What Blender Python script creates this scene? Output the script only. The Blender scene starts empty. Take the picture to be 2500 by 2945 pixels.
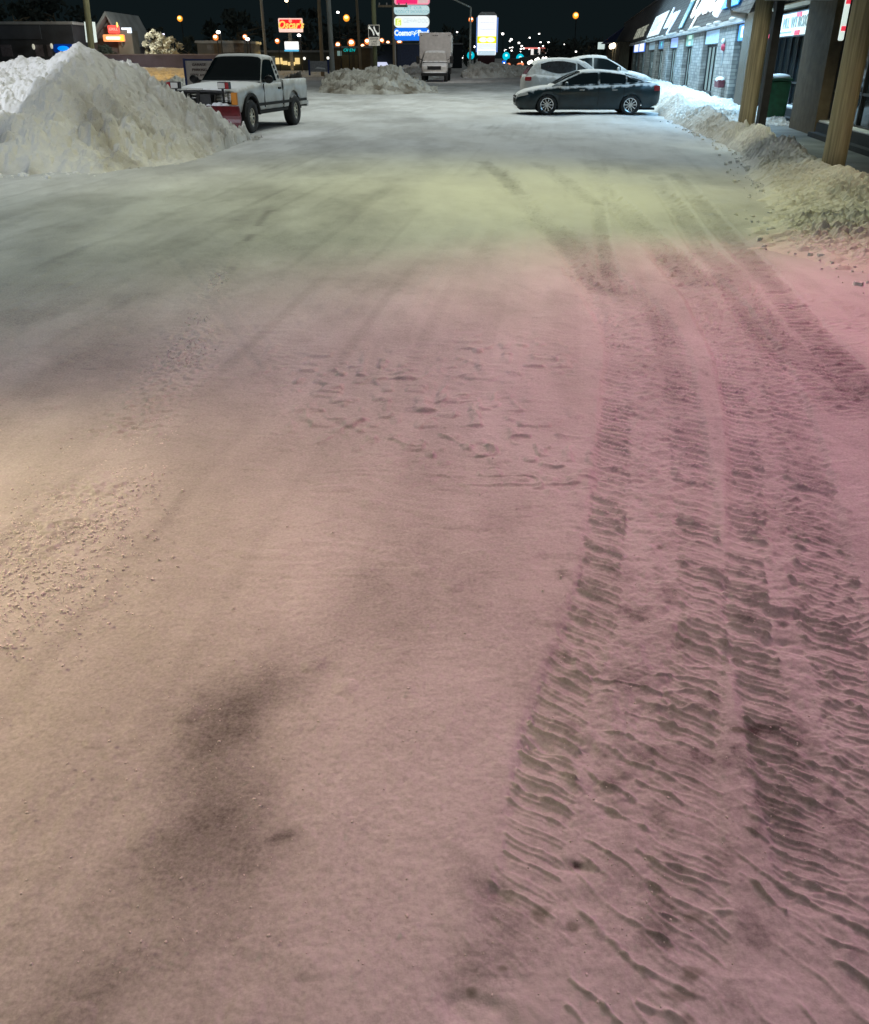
import bpy, math, random
import numpy as np
from math import sin, cos, pi, radians, atan, sqrt, degrees
from mathutils import Vector, Matrix
random.seed(7)
scene = bpy.context.scene
COL = scene.collection
# ------------------------------------------------------------------ camera
PITCH = atan(1307.5/2500); CH = 1.66; AL = atan(410*cos(PITCH)/2500)
cd = bpy.data.cameras.new('camera'); cam = bpy.data.objects.new('camera', cd); COL.objects.link(cam)
cam.location = (0, 0, CH); cam.rotation_euler = (pi/2-PITCH, 0, 0)
cd.sensor_fit = 'HORIZONTAL'; cd.sensor_width = 36; cd.lens = 36; cd.clip_start = .05; cd.clip_end = 5000
scene.camera = cam
scene.view_settings.view_transform = 'Standard'; scene.view_settings.look = 'None'
scene.view_settings.exposure = 0; scene.view_settings.gamma = 1
# survey of the place: sight lines measured in the photograph -> metres on the ground / at a distance
def ray(x, y):
    a = (x-1250)/2500; b = -(y-1472.5)/2500
    return (a, b*sin(PITCH)+cos(PITCH), b*cos(PITCH)-sin(PITCH))
def G(x, y, z=0):
    r = ray(x, y); k = (z-CH)/r[2]; return Vector((r[0]*k, r[1]*k, z))
def P(x, y, Y):
    r = ray(x, y); k = Y/r[1]; return Vector((r[0]*k, Y, CH+r[2]*k))
def B(t, l, z=0):      # along / across the shopping strip
    return Vector((t*sin(AL)+l*cos(AL), t*cos(AL)-l*sin(AL), z))
def FL(x, y, l):       # sight line meets the facade plane -> t, z
    r = ray(x, y); k = l/(r[0]*cos(AL)-r[1]*sin(AL)); return (r[0]*k*sin(AL)+r[1]*k*cos(AL), CH+r[2]*k)

# ------------------------------------------------------------------ noise
_rng = np.random.RandomState(3); _tab = _rng.rand(256, 256).astype(np.float32)
def vn(x, y, s=0):
    x = np.asarray(x, np.float32)+s*17.31; y = np.asarray(y, np.float32)+s*9.77
    xi = np.floor(x).astype(np.int32); yi = np.floor(y).astype(np.int32)
    fx = x-xi; fy = y-yi
    fx = fx*fx*fx*(fx*(fx*6-15)+10); fy = fy*fy*fy*(fy*(fy*6-15)+10)
    a = _tab[xi & 255, yi & 255]; b = _tab[(xi+1) & 255, yi & 255]
    c = _tab[xi & 255, (yi+1) & 255]; d = _tab[(xi+1) & 255, (yi+1) & 255]
    return (a+(b-a)*fx+(c-a)*fy+(a-b-c+d)*fx*fy)*2-1
def fbm(x, y, o=4, s=0, g=.5):
    r = 0; a = 1; f = 1
    for i in range(o):
        r = r+a*vn(x*f, y*f, s+i*3); a *= g; f *= 2.03
    return r
def sst(a, b, x):
    t = np.clip((x-a)/(b-a), 0, 1); return t*t*(3-2*t)

# ------------------------------------------------------------------ materials
MATS = {}
def mat(name, color, rough=.6, metal=0, noise=0, nscale=8, bump=0, bscale=40, emit=None, estr=0, spec=.5, snow=0, rust=None, stretch=(1, 1, 1)):
    if name in MATS: return MATS[name]
    m = bpy.data.materials.new(name); m.use_nodes = True; MATS[name] = m
    nt = m.node_tree; n = nt.nodes; L = nt.links; b = n['Principled BSDF']
    b.inputs['Roughness'].default_value = rough; b.inputs['Metallic'].default_value = metal
    b.inputs['Specular IOR Level'].default_value = spec
    b.inputs['Base Color'].default_value = (*color, 1)
    tc = n.new('ShaderNodeTexCoord'); mp = n.new('ShaderNodeMapping'); L.new(tc.outputs['Object'], mp.inputs['Vector'])
    mp.inputs['Scale'].default_value = stretch
    out = None
    if noise:
        t = n.new('ShaderNodeTexNoise'); t.inputs['Scale'].default_value = nscale; t.inputs['Detail'].default_value = 6
        L.new(mp.outputs['Vector'], t.inputs['Vector'])
        r = n.new('ShaderNodeMapRange'); r.inputs['From Min'].default_value = .3; r.inputs['From Max'].default_value = .7
        L.new(t.outputs['Fac'], r.inputs['Value'])
        x = n.new('ShaderNodeMix'); x.data_type = 'RGBA'
        x.inputs['A'].default_value = (*[c*(1-noise) for c in color], 1)
        x.inputs['B'].default_value = (*(rust or [min(1, c*(1+noise)) for c in color]), 1)
        L.new(r.outputs['Result'], x.inputs['Factor']); out = x.outputs['Result']
    if snow:   # snow dust lying on what faces up
        g = n.new('ShaderNodeNewGeometry'); sp = n.new('ShaderNodeSeparateXYZ'); L.new(g.outputs['Normal'], sp.inputs['Vector'])
        t2 = n.new('ShaderNodeTexNoise'); t2.inputs['Scale'].default_value = 5; t2.inputs['Detail'].default_value = 8
        L.new(tc.outputs['Object'], t2.inputs['Vector'])
        ma = n.new('ShaderNodeMath'); ma.operation = 'MULTIPLY_ADD'; ma.inputs[1].default_value = 1.3
        L.new(t2.outputs['Fac'], ma.inputs[0]); L.new(sp.outputs['Z'], ma.inputs[2])
        r2 = n.new('ShaderNodeMapRange'); r2.inputs['From Min'].default_value = 1.45-snow; r2.inputs['From Max'].default_value = 1.75-snow
        L.new(ma.outputs['Value'], r2.inputs['Value'])
        x2 = n.new('ShaderNodeMix'); x2.data_type = 'RGBA'; x2.inputs['A'].default_value = (*color, 1); x2.inputs['B'].default_value = (.66, .68, .7, 1)
        if out: L.new(out, x2.inputs['A'])
        L.new(r2.outputs['Result'], x2.inputs['Factor']); out = x2.outputs['Result']
        rr = n.new('ShaderNodeMapRange'); rr.inputs['To Min'].default_value = rough; rr.inputs['To Max'].default_value = .9
        L.new(r2.outputs['Result'], rr.inputs['Value']); L.new(rr.outputs['Result'], b.inputs['Roughness'])
    if out: L.new(out, b.inputs['Base Color'])
    if bump:
        t = n.new('ShaderNodeTexNoise'); t.inputs['Scale'].default_value = bscale; t.inputs['Detail'].default_value = 4
        L.new(mp.outputs['Vector'], t.inputs['Vector'])
        bp = n.new('ShaderNodeBump'); bp.inputs['Strength'].default_value = bump; bp.inputs['Distance'].default_value = .02
        L.new(t.outputs['Fac'], bp.inputs['Height']); L.new(bp.outputs['Normal'], b.inputs['Normal'])
    if emit:
        b.inputs['Emission Color'].default_value = (*emit, 1); b.inputs['Emission Strength'].default_value = estr
    return m
def brickmat(name, c1, c2, mortar, sx, sy, rough=.85, bump=.6, off=.5, rot=None):
    m = mat(name, c1, rough); nt = m.node_tree; n = nt.nodes; L = nt.links; b = n['Principled BSDF']
    br = n.new('ShaderNodeTexBrick'); br.inputs['Color1'].default_value = (*c1, 1); br.inputs['Color2'].default_value = (*c2, 1)
    br.inputs['Mortar'].default_value = (*mortar, 1); br.inputs['Scale'].default_value = 1
    br.inputs['Brick Width'].default_value = sx; br.inputs['Row Height'].default_value = sy; br.inputs['Mortar Size'].default_value = min(.02, sy*.12)
    tc = n.new('ShaderNodeTexCoord'); sp = n.new('ShaderNodeSeparateXYZ'); cb = n.new('ShaderNodeCombineXYZ')
    L.new(tc.outputs['Object'], sp.inputs['Vector'])
    ad = n.new('ShaderNodeMath'); L.new(sp.outputs['X'], ad.inputs[0]); L.new(sp.outputs['Y'], ad.inputs[1])
    L.new(ad.outputs['Value'], cb.inputs['X']); L.new(sp.outputs['Z'], cb.inputs['Y']); L.new(cb.outputs['Vector'], br.inputs['Vector'])
    ns = n.new('ShaderNodeTexNoise'); ns.inputs['Scale'].default_value = 3; ns.inputs['Detail'].default_value = 7
    L.new(tc.outputs['Object'], ns.inputs['Vector'])
    mx = n.new('ShaderNodeMix'); mx.data_type = 'RGBA'; mx.blend_type = 'MULTIPLY'; mx.inputs['Factor'].default_value = .7
    cr = n.new('ShaderNodeMapRange'); cr.inputs['From Min'].default_value = .3; cr.inputs['From Max'].default_value = .7; cr.inputs['To Min'].default_value = .5; cr.inputs['To Max'].default_value = 1.4
    L.new(ns.outputs['Fac'], cr.inputs['Value']); L.new(br.outputs['Color'], mx.inputs['A']); L.new(cr.outputs['Result'], mx.inputs['B'])
    L.new(mx.outputs['Result'], b.inputs['Base Color'])
    bp = n.new('ShaderNodeBump'); bp.inputs['Strength'].default_value = bump; bp.inputs['Distance'].default_value = .03
    L.new(br.outputs['Color'], bp.inputs['Height']); L.new(bp.outputs['Normal'], b.inputs['Normal'])
    return m
def snowmat(name, base=(.66, .67, .68), dirt=(.085, .078, .078), packed=(.43, .425, .41), bump=.24, bs=55, var=1.0):
    """trodden snow: fresh, packed and (attribute «dirt») showing what lies under it"""
    m = bpy.data.materials.new(name); m.use_nodes = True; MATS[name] = m
    nt = m.node_tree; n = nt.nodes; L = nt.links; b = n['Principled BSDF']; b.inputs['Roughness'].default_value = .75
    b.inputs['Specular IOR Level'].default_value = .25
    tc = n.new('ShaderNodeTexCoord'); at = n.new('ShaderNodeAttribute'); at.attribute_name = 'dirt'
    mp = n.new('ShaderNodeMapping'); mp.inputs['Scale'].default_value = (.9, .35, 1); mp.inputs['Rotation'].default_value = (0, 0, .3)
    L.new(tc.outputs['Object'], mp.inputs['Vector'])
    t1 = n.new('ShaderNodeTexNoise'); t1.inputs['Scale'].default_value = .8; t1.inputs['Detail'].default_value = 9; t1.inputs['Roughness'].default_value = .62
    L.new(mp.outputs['Vector'], t1.inputs['Vector'])
    r1 = n.new('ShaderNodeMapRange'); r1.inputs['From Min'].default_value = .42; r1.inputs['From Max'].default_value = .72; r1.inputs['To Max'].default_value = .75*var
    L.new(t1.outputs['Fac'], r1.inputs['Value'])
    x1 = n.new('ShaderNodeMix'); x1.data_type = 'RGBA'; x1.inputs['A'].default_value = (*base, 1); x1.inputs['B'].default_value = (*packed, 1)
    L.new(r1.outputs['Result'], x1.inputs['Factor'])
    t2 = n.new('ShaderNodeTexNoise'); t2.inputs['Scale'].default_value = 90; t2.inputs['Detail'].default_value = 5; t2.inputs['Roughness'].default_value = .7
    L.new(tc.outputs['Object'], t2.inputs['Vector'])
    mm = n.new('ShaderNodeMath'); mm.operation = 'MULTIPLY_ADD'; mm.inputs[1].default_value = .9; L.new(t2.outputs['Fac'], mm.inputs[0])
    sb = n.new('ShaderNodeMath'); sb.operation = 'MULTIPLY_ADD'; sb.inputs[1].default_value = 1.5; sb.inputs[2].default_value = -.52
    L.new(at.outputs['Fac'], sb.inputs[0]); L.new(sb.outputs['Value'], mm.inputs[2])
    r2 = n.new('ShaderNodeMapRange'); r2.inputs['From Min'].default_value = .0; r2.inputs['From Max'].default_value = .9
    L.new(mm.outputs['Value'], r2.inputs['Value'])
    x2 = n.new('ShaderNodeMix'); x2.data_type = 'RGBA'; x2.inputs['B'].default_value = (*dirt, 1)
    L.new(x1.outputs['Result'], x2.inputs['A']); L.new(r2.outputs['Result'], x2.inputs['Factor'])
    g2 = n.new('ShaderNodeAttribute'); g2.attribute_name = 'green'
    x3 = n.new('ShaderNodeMix'); x3.data_type = 'RGBA'; x3.inputs['B'].default_value = (.06, .085, .025, 1)
    L.new(x2.outputs['Result'], x3.inputs['A']); L.new(g2.outputs['Fac'], x3.inputs['Factor'])
    L.new(x3.outputs['Result'], b.inputs['Base Color'])
    rg = n.new('ShaderNodeMapRange'); rg.inputs['To Min'].default_value = .85; rg.inputs['To Max'].default_value = .42; L.new(r1.outputs['Result'], rg.inputs['Value']); L.new(rg.outputs['Result'], b.inputs['Roughness'])
    t3 = n.new('ShaderNodeTexNoise'); t3.inputs['Scale'].default_value = bs; t3.inputs['Detail'].default_value = 6; t3.inputs['Roughness'].default_value = .65
    L.new(tc.outputs['Object'], t3.inputs['Vector'])
    bp = n.new('ShaderNodeBump'); bp.inputs['Strength'].default_value = bump; bp.inputs['Distance'].default_value = .012
    L.new(t3.outputs['Fac'], bp.inputs['Height']); L.new(bp.outputs['Normal'], b.inputs['Normal'])
    return m
def glow(name, c, s): return mat(name, tuple(min(.8, x) for x in c), .4, emit=c, estr=s)

# ------------------------------------------------------------------ object helpers
def tag(o, label=None, cat=None, group=None, kind=None):
    if label: o['label'] = label
    if cat: o['category'] = cat
    if group: o['group'] = group
    if kind: o['kind'] = kind
    return o
def empty(name, loc=(0, 0, 0), rz=0, label=None, cat=None, group=None):
    o = bpy.data.objects.new(name, None); COL.objects.link(o); o.empty_display_size = .2
    o.location = loc; o.rotation_euler = (0, 0, rz); return tag(o, label, cat, group)
class MB:
    def __init__(s): s.v = []; s.f = []
    def add(s, v, f):
        k = len(s.v); s.v += [tuple(p) for p in v]; s.f += [tuple(i+k for i in q) for q in f]; return s
    def box(s, a, b, M=None, tap=0):
        (x0, y0, z0), (x1, y1, z1) = a, b
        tx = (x1-x0)*tap/2; ty = (y1-y0)*tap/2
        v = [Vector(p) for p in ((x0, y0, z0), (x1, y0, z0), (x1, y1, z0), (x0, y1, z0), (x0+tx, y0+ty, z1), (x1-tx, y0+ty, z1), (x1-tx, y1-ty, z1), (x0+tx, y1-ty, z1))]
        if M: v = [M @ p for p in v]
        return s.add(v, [(0, 3, 2, 1), (4, 5, 6, 7), (0, 1, 5, 4), (1, 2, 6, 5), (2, 3, 7, 6), (3, 0, 4, 7)])
    def tube(s, pts, r, n=10, cap=True):
        pts = [Vector(p) for p in pts]; rs = r if isinstance(r, (list, tuple)) else [r]*len(pts)
        k = len(s.v)
        for i, p in enumerate(pts):
            d = (pts[min(i+1, len(pts)-1)]-pts[max(i-1, 0)]).normalized()
            u = d.orthogonal().normalized() if abs(d.z) < .9 else Vector((1, 0, 0))
            u = (u-d*u.dot(d)).normalized(); w = d.cross(u)
            for j in range(n):
                a = 2*pi*j/n; s.v.append(tuple(p+u*(cos(a)*rs[i])+w*(sin(a)*rs[i])))
        for i in range(len(pts)-1):
            for j in range(n):
                a = k+i*n+j; b = k+i*n+(j+1) % n; s.f.append((a, b, b+n, a+n))
        if cap:
            s.f.append(tuple(k+j for j in range(n))[::-1]); s.f.append(tuple(k+(len(pts)-1)*n+j for j in range(n)))
        return s
    def lathe(s, prof, n=24, M=None):
        """profile [(radius, axis)] spun about local Y"""
        k = len(s.v)
        for r, y in prof:
            for j in range(n):
                a = 2*pi*j/n; p = Vector((cos(a)*r, y, sin(a)*r)); s.v.append(tuple(M @ p if M else p))
        for i in range(len(prof)-1):
            for j in range(n):
                a = k+i*n+j; b = k+i*n+(j+1) % n; s.f.append((a, a+n, b+n, b))
        return s
    def ball(s, c, rx, ry=None, rz=None, n=10, m=7):
        ry = ry or rx; rz = rz or rx; k = len(s.v)
        for i in range(m+1):
            t = pi*i/m
            for j in range(n):
                a = 2*pi*j/n; s.v.append((c[0]+rx*sin(t)*cos(a), c[1]+ry*sin(t)*sin(a), c[2]+rz*cos(t)))
        for i in range(m):
            for j in range(n):
                a = k+i*n+j; b = k+i*n+(j+1) % n; s.f.append((a, a+n, b+n, b))
        return s
    def rrect(s, w, h, r, y0, y1, n=5):
        """rounded panel in local XZ, from y0 (front) to y1"""
        pts = []
        for cx, cz, a0 in ((w/2-r, h/2-r, 0), (-w/2+r, h/2-r, 90), (-w/2+r, -h/2+r, 180), (w/2-r, -h/2+r, 270)):
            for i in range(n+1):
                a = radians(a0+90*i/n); pts.append((cx+r*cos(a), cz+r*sin(a)))
        k = len(pts)
        return s.add([(x, y0, z) for x, z in pts]+[(x, y1, z) for x, z in pts], [tuple(range(k)), tuple(range(2*k-1, k-1, -1))]+[(i, i+k, (i+1) % k+k, (i+1) % k) for i in range(k)])
    def build(s, name, m, parent=None, loc=None, smooth=False, bevel=0):
        me = bpy.data.meshes.new(name); me.from_pydata(s.v, [], s.f); me.update()
        if smooth: me.polygons.foreach_set('use_smooth', [True]*len(me.polygons))
        o = bpy.data.objects.new(name, me); COL.objects.link(o)
        if m: me.materials.append(m)
        if parent: o.parent = parent
        if loc is not None: o.location = loc
        if bevel:
            b = o.modifiers.new('bevel', 'BEVEL'); b.width = bevel; b.segments = 2; b.limit_method = 'ANGLE'
        return o
def text(body, size, m, parent=None, loc=(0, 0, 0), rot=(pi/2, 0, 0), name='lettering', extr=.01, shear=0, sx=1, align='CENTER', bold=0):
    c = bpy.data.curves.new('text', 'FONT'); c.body = body; c.size = size; c.extrude = extr; c.shear = shear; c.align_x = align; c.align_y = 'CENTER'; c.offset = bold; c.resolution_u = 3
    o = bpy.data.objects.new('tmp', c); COL.objects.link(o); bpy.context.view_layer.update()
    me = bpy.data.meshes.new_from_object(o.evaluated_get(bpy.context.evaluated_depsgraph_get()))
    bpy.data.objects.remove(o); bpy.data.curves.remove(c)
    q = bpy.data.objects.new(name, me); COL.objects.link(q); me.materials.clear(); me.materials.append(m)
    q.parent = parent; q.location = loc; q.rotation_euler = rot; q.scale = (sx, 1, 1); return q
def children(o): return [c for c in bpy.data.objects if c.parent == o]
def copy_tree(o, parent=None):
    c = o.copy(); COL.objects.link(c); c.parent = parent
    for ch in children(o): copy_tree(ch, c)
    return c
def grid(name, X, Y, Z, m, attrs=None, smooth=True, parent=None):
    r, c = X.shape; co = np.stack([X, Y, Z], -1).reshape(-1, 3).astype(np.float32)
    i = np.arange((r-1)*(c-1)); a = (i//(c-1))*c+i % (c-1)
    q = np.stack([a, a+1, a+c+1, a+c], -1).astype(np.int32)
    me = bpy.data.meshes.new(name); me.vertices.add(len(co)); me.vertices.foreach_set('co', co.ravel())
    me.loops.add(q.size); me.loops.foreach_set('vertex_index', q.ravel())
    me.polygons.add(len(q)); me.polygons.foreach_set('loop_start', np.arange(0, q.size, 4, dtype=np.int32))
    me.polygons.foreach_set('use_smooth', np.full(len(q), smooth)); me.update(calc_edges=True)
    for k, v in (attrs or {}).items():
        at = me.attributes.new(k, 'FLOAT', 'POINT'); at.data.foreach_set('value', v.ravel().astype(np.float32))
    o = bpy.data.objects.new(name, me); COL.objects.link(o); me.materials.append(m); o.parent = parent; return o

# ------------------------------------------------------------------ ground: ploughed, driven-over snow
SNOW = snowmat('packed_snow')
def poly(pts): return np.array([G(x, y)[:2] for x, y in pts])
def track_coords(X, Y, pts):
    """arc length and side offset of every ground point relative to a wheel path"""
    best = np.full(X.shape, 1e9, np.float32); S = np.zeros_like(best); O = np.zeros_like(best); s0 = 0
    for a, b in zip(pts[:-1], pts[1:]):
        d = b-a; l = np.hypot(*d); d = d/l
        px = X-a[0]; py = Y-a[1]; t = np.clip(px*d[0]+py*d[1], 0, l)
        dx = px-t*d[0]; dy = py-t*d[1]; q = dx*dx+dy*dy
        k = q < best; best[k] = q[k]; S[k] = (s0+t)[k]; O[k] = (-px*d[1]+py*d[0])[k]; s0 += l
    return S, O, best, s0
def smooth_path(pts, n=8):
    pts = [np.array(p) for p in pts]; out = []
    for i in range(len(pts)-1):
        p0 = pts[max(i-1, 0)]; p1 = pts[i]; p2 = pts[i+1]; p3 = pts[min(i+2, len(pts)-1)]
        for k in range(n):
            t = k/n; out.append(.5*((2*p1)+(-p0+p2)*t+(2*p0-5*p1+4*p2-p3)*t*t+(-p0+3*p1-3*p2+p3)*t**3))
    return np.array(out+[pts[-1]])
def clods(x, y, s=0):
    x = np.asarray(x, np.float32)+s*7.7; y = np.asarray(y, np.float32)+s*3.3
    xi = np.floor(x).astype(np.int32); yi = np.floor(y).astype(np.int32); out = np.zeros_like(x)
    for i in (-1, 0, 1):
        for j in (-1, 0, 1):
            a = (xi+i) & 255; b = (yi+j) & 255
            dx = x-(xi+i+.15+.7*_tab[a, b]); dy = y-(yi+j+.15+.7*_tab[b, (a+77) & 255]); r = .28+.5*_tab[(a+31) & 255, (b+99) & 255]
            out = np.maximum(out, np.sqrt(np.maximum(0, r*r-dx*dx-dy*dy)))
    return out
def crest(ph, w):
    f = ph-np.floor(ph)-.5
    return np.exp(-(f/w)**2)
def build_ground():
    ys = [1.0]
    while ys[-1] < 70:
        d = ys[-1]; ys.append(d+min(.28, max(.0026, .62*(d*d+2.75)/1443)))
    while ys[-1] < 1600: ys.append(ys[-1]*1.12)
    ys = [-25, -12, -6, -3, -1.5, -.7, -.2, .2, .5, .7, .85, .93]+ys
    wg = .64+.96*np.linspace(0, 1, 170)[1:]**1.25; ui = np.concatenate([-wg[::-1], np.linspace(-.64, .64, 700), wg]); uo = np.array([.02, .05, .1, .18, .3, .5, .75, 1.0])
    ys = np.array(ys); zc = np.maximum(ys, 1.0)*cos(PITCH)+CH*sin(PITCH)
    inner = zc[:, None]*ui[None, :]
    outw = 30+1.2*np.abs(ys)
    right = inner[:, -1:]+outw[:, None]*uo[None, :]; left = inner[:, :1]-outw[:, None]*uo[None, ::-1]
    X = np.concatenate([left, inner, right], 1).astype(np.float32); Y = np.repeat(ys[:, None], X.shape[1], 1).astype(np.float32)
    near = np.clip(1-(Y-14)/25, 0, 1)
    Z = .022*fbm(X*.5, Y*.35, 3, 1)+.006*fbm(X*2.3, Y*2.3, 3, 2)
    # fine crumbs of the surface
    crumb = fbm(X*14, Y*14, 3, 5)
    Z += near*(.0017*crumb+.0012*fbm(X*45, Y*45, 2, 8))
    Z += near*.006*np.clip(vn(X*9, Y*9, 11)-.66, 0, 1)*3
    dirt = .13-.05*sst(8, 14, Y)+.12*fbm(X*.35, Y*.16, 4, 21)+.08*fbm(X*2, Y*.8, 4, 23)+.04*np.clip(fbm(X*6, Y*4, 4, 24), -.2, 1)+.10*np.clip(vn((X-.14*Y)*9, Y*.3, 25)-.3, 0, 1)
    green = np.zeros_like(X)
    # wind crust ripples towards the middle distance
    m = sst(1.6, 3.2, Y)*(1-sst(6.5, 10, Y))*sst(-2.0, -.6, X)*(1-sst(1.2, 2.2, X))
    w = X*.35+Y+.10*fbm(X*1.2, Y*1.2, 3, 31)
    Z += m*.0013*np.sin(w*64+9*fbm(X*1.5, Y*3, 3, 33))*np.clip(vn(X*1.7, Y*1.7, 34)+.15, 0, 1)
    # scrapes left by the plough edge: long faint grooves, running with the lot
    u1 = X-.14*Y; u2 = X+.42*Y
    sc1 = np.clip(vn(u1*13, Y*.32, 36)-.35, 0, 1); sc2 = np.clip(vn(u2*11, X*.3, 37)-.4, 0, 1)
    Z -= near*(.006*sc1+.005*sc2)*sst(-.2, .4, vn(X*.6, Y*.4, 38)); 
    # scalloped lumps in the middle of the lot
    c = [G(1180, 1180), G(1380, 1270), G(1000, 1080), G(1560, 1330), G(1450, 1030)]
    msk = np.zeros_like(X)
    for q, r in zip(c, (.75, .6, .6, .4, .6)): msk = np.maximum(msk, np.exp(-((X-q.x)**2+((Y-q.y)*1.1)**2)/r**2))
    n1 = vn(X*9.5+.9*vn(X*4, Y*4, 40), Y*8.5, 41); n2 = vn(X*17, Y*14, 43)
    lump = np.clip(n1*.75+n2*.45-.22, 0, .5)
    Z += sst(.25, .8, msk)*(.010*np.exp(-((n1-.22)/.11)**2)*sst(-.25, .2, n2)+.018*np.clip(n2-.15, 0, .5))
    r2 = np.exp(-((X-G(820, 1720).x)**2+(Y-G(820, 1720).y)**2)/.5)
    # small crust edge below the lumps
    e = poly([(1330, 1392), (1500, 1392), (1690, 1385)]); S, O, D, LN = track_coords(X, Y, smooth_path(e))
    Z += .010*np.exp(-D/.012**2)*(D < .01)*(.6+.6*vn(X*30, Y*30, 3))
    near = Y < 17
    def track(pts, hw, lam, amp, rows, curve=0.0, sink=.006, seed=0, fade=(0, 0), rough=.5, dk=.03):
        nonlocal Z, dirt
        S, O, D, LN = track_coords(X, Y, smooth_path(poly(pts)))
        on = (D < (hw*1.25)**2) & near
        if not on.any(): return
        s = S[on]; o = O[on]; x = X[on]; y = Y[on]; f = o/hw
        wob = .12*fbm(x*3, y*3, 3, seed+50)/max(lam, .03)*.06
        env = sst(0, .25+fade[0], s)*(1-sst(LN-.2-fade[1], LN, s))
        z = -sink*(1-sst(.88, 1.08, np.abs(f)))*env
        z = z+.2*sink*np.exp(-((np.abs(f)-1.08)/.1)**2)*env*(.4+.8*vn(x*9, y*9, seed+51))      # pushed-up rim
        pres = sst(-.62, .1, vn(x*3.3, y*3.3, seed+52)+.2)
        for (f0, f1, a, sk, lm) in rows:
            mid = (f0+f1)/2; half = (f1-f0)/2; g = (f-mid)/half
            msk = 1-sst(.86, 1.02, np.abs(g)+.16*vn(x*14, y*14, seed+53))
            ph = (s+sk*o-curve*np.clip(g, -1, 1)**2*np.sign(g)*lam*(1 if mid >= 0 else .5)+wob*lam*.8)/(lam*lm)+(.5 if mid > 0 else 0)
            lugid = np.floor(ph); fr = ph-lugid
            dep = np.clip(_tab[(lugid.astype(int)*7+seed) & 255, (seed*13+int(f0*10)) & 255]*.8+.3, .3, 1)*(.55+.5*pres)
            edge = .05+.03*vn(x*30, y*30, seed+54)
            pit = sst(.04, .04+edge+.04, fr)*(1-sst(.60, .60+edge+.06, fr))
            lip = np.exp(-((fr-.74)/.085)**2)*(1-.25*sst(.74, .86, fr))+.25*np.exp(-((fr-.0)/.05)**2)
            rgh = .8+.45*vn(x*34, y*34, seed+56)
            z = z+env*msk*a*amp*dep*(-.38*pit*(.85+.25*vn(x*26, y*26, seed+57))+.85*lip*rgh)
        grit = fbm(x*22, y*22, 3, seed+55)
        z = z+env*rough*.0075*grit*np.exp(-(f/.75)**2)
        Z[on] += z
        dirt[on] += env*(dk*np.exp(-(f/.8)**4)+.16*np.clip(grit*.8-.35, 0, 1))
        return
    # two crossing sets of tractor prints on the right, light car tracks further out
    A = [(1430, 490), (1500, 560), (1554, 621), (1683, 754), (1772, 857), (1857, 990), (1870, 1137), (1880, 1300), (1882, 1571), (1868, 1776), (1785, 2116), (1752, 2616), (1637, 2945), (1600, 3300)]
    track(A[:5], .20, .075, .030, [(-.9, -.1, .8, .3, 1), (.1, .9, .8, -.3, 1)], .2, .008, 1, (.3, .1), dk=.13)
    track(A[3:], .27, .056, .0182, [(-1.0, -.38, 1.0, -.16, 1), (.28, 1.0, 1.0, -.10, 1.22)], .75, .010, 2, (.1, .9), .75)
    Bt = [(1715, 474), (1742, 547), (1812, 621), (1926, 732), (2033, 842), (2136, 990), (2198, 1137), (2240, 1300), (2262, 1504), (2290, 1776), (2350, 1980), (2440, 2250), (2600, 2700)]
    track(Bt[:5], .20, .075, .030, [(-.9, -.1, .9, .3, 1), (.1, .9, .9, -.3, 1)], .2, .009, 3, (.3, .1), dk=.13)
    track(Bt[3:], .23, .058, .0180, [(-1.0, -.3, 1.0, -.12, 1), (.0, 1.0, 1.0, -.2, 1.25)], .75, .012, 4, (.1, 0), .75)
    track([(1720, 570), (1728, 640), (1738, 720), (1760, 820)], .09, .06, .03, [(-.9, .9, .9, .1, 1)], 0, .006, 5, (.2, .2), dk=.13)
    track([(1878, 503), (1937, 584), (2033, 717), (2084, 768), (2121, 827), (2200, 940), (2330, 1060), (2520, 1230)], .16, .075, .026, [(-.9, -.1, .8, .2, 1), (.1, .9, .8, -.2, 1)], .2, .007, 6, (.3, .3), dk=.13)
    track([(1937, 496), (2047, 621), (2158, 739), (2260, 870), (2420, 1040), (2560, 1200)], .14, .075, .026, [(-.9, .9, .8, .2, 1)], .2, .006, 7, (.3, .3), dk=.13)
    track([(1400, 400), (1458, 422), (1598, 496), (1716, 590)], .18, .2, .003, [(-.9, .9, .3, .2, 1)], .2, .010, 8, (.5, .1), .2, dk=.13)
    track([(1330, 420), (1380, 455), (1443, 503), (1500, 560)], .16, .09, .006, [(-.9, .9, .6, .2, 1)], .2, .008, 9, (.5, .1), .2, dk=.13)
    # spun snow right of the prints: long thin scrape lines
    S, O, D, LN = track_coords(X, Y, smooth_path(poly([(2330, 900), (2420, 1100), (2470, 1400), (2520, 1800), (2580, 2200), (2700, 2700)])))
    on = (D < .5**2) & (Y < 9); ph = (S[on]+.5*O[on]+.06*fbm(X[on]*4, Y[on]*4, 3, 61))/.075
    Z[on] += .006*crest(ph, .16)*(1-sst(.3, .5, np.abs(O[on])))*sst(-.3, .4, vn(X[on]*4, Y[on]*4, 62))
    # curled throw ridges near the viewer
    for pth, hw, lam, cv, sd in (([(1860, 1900), (1960, 2080), (1990, 2300), (2010, 2550), (2030, 2800), (2040, 3100)], .30, .075, .13, 65),
                                 ([(2330, 1980), (2380, 2250), (2420, 2550), (2430, 2900), (2440, 3150)], .24, .07, .10, 165)):
        S, O, D, LN = track_coords(X, Y, smooth_path(poly(pth)))
        on = (D < (hw*1.1)**2) & (Y < 3.6)
        f = O[on]/hw; ph = (S[on]-cv*f*np.abs(f)-.05*f+.035*fbm(X[on]*5, Y[on]*5, 3, sd))/lam
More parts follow.
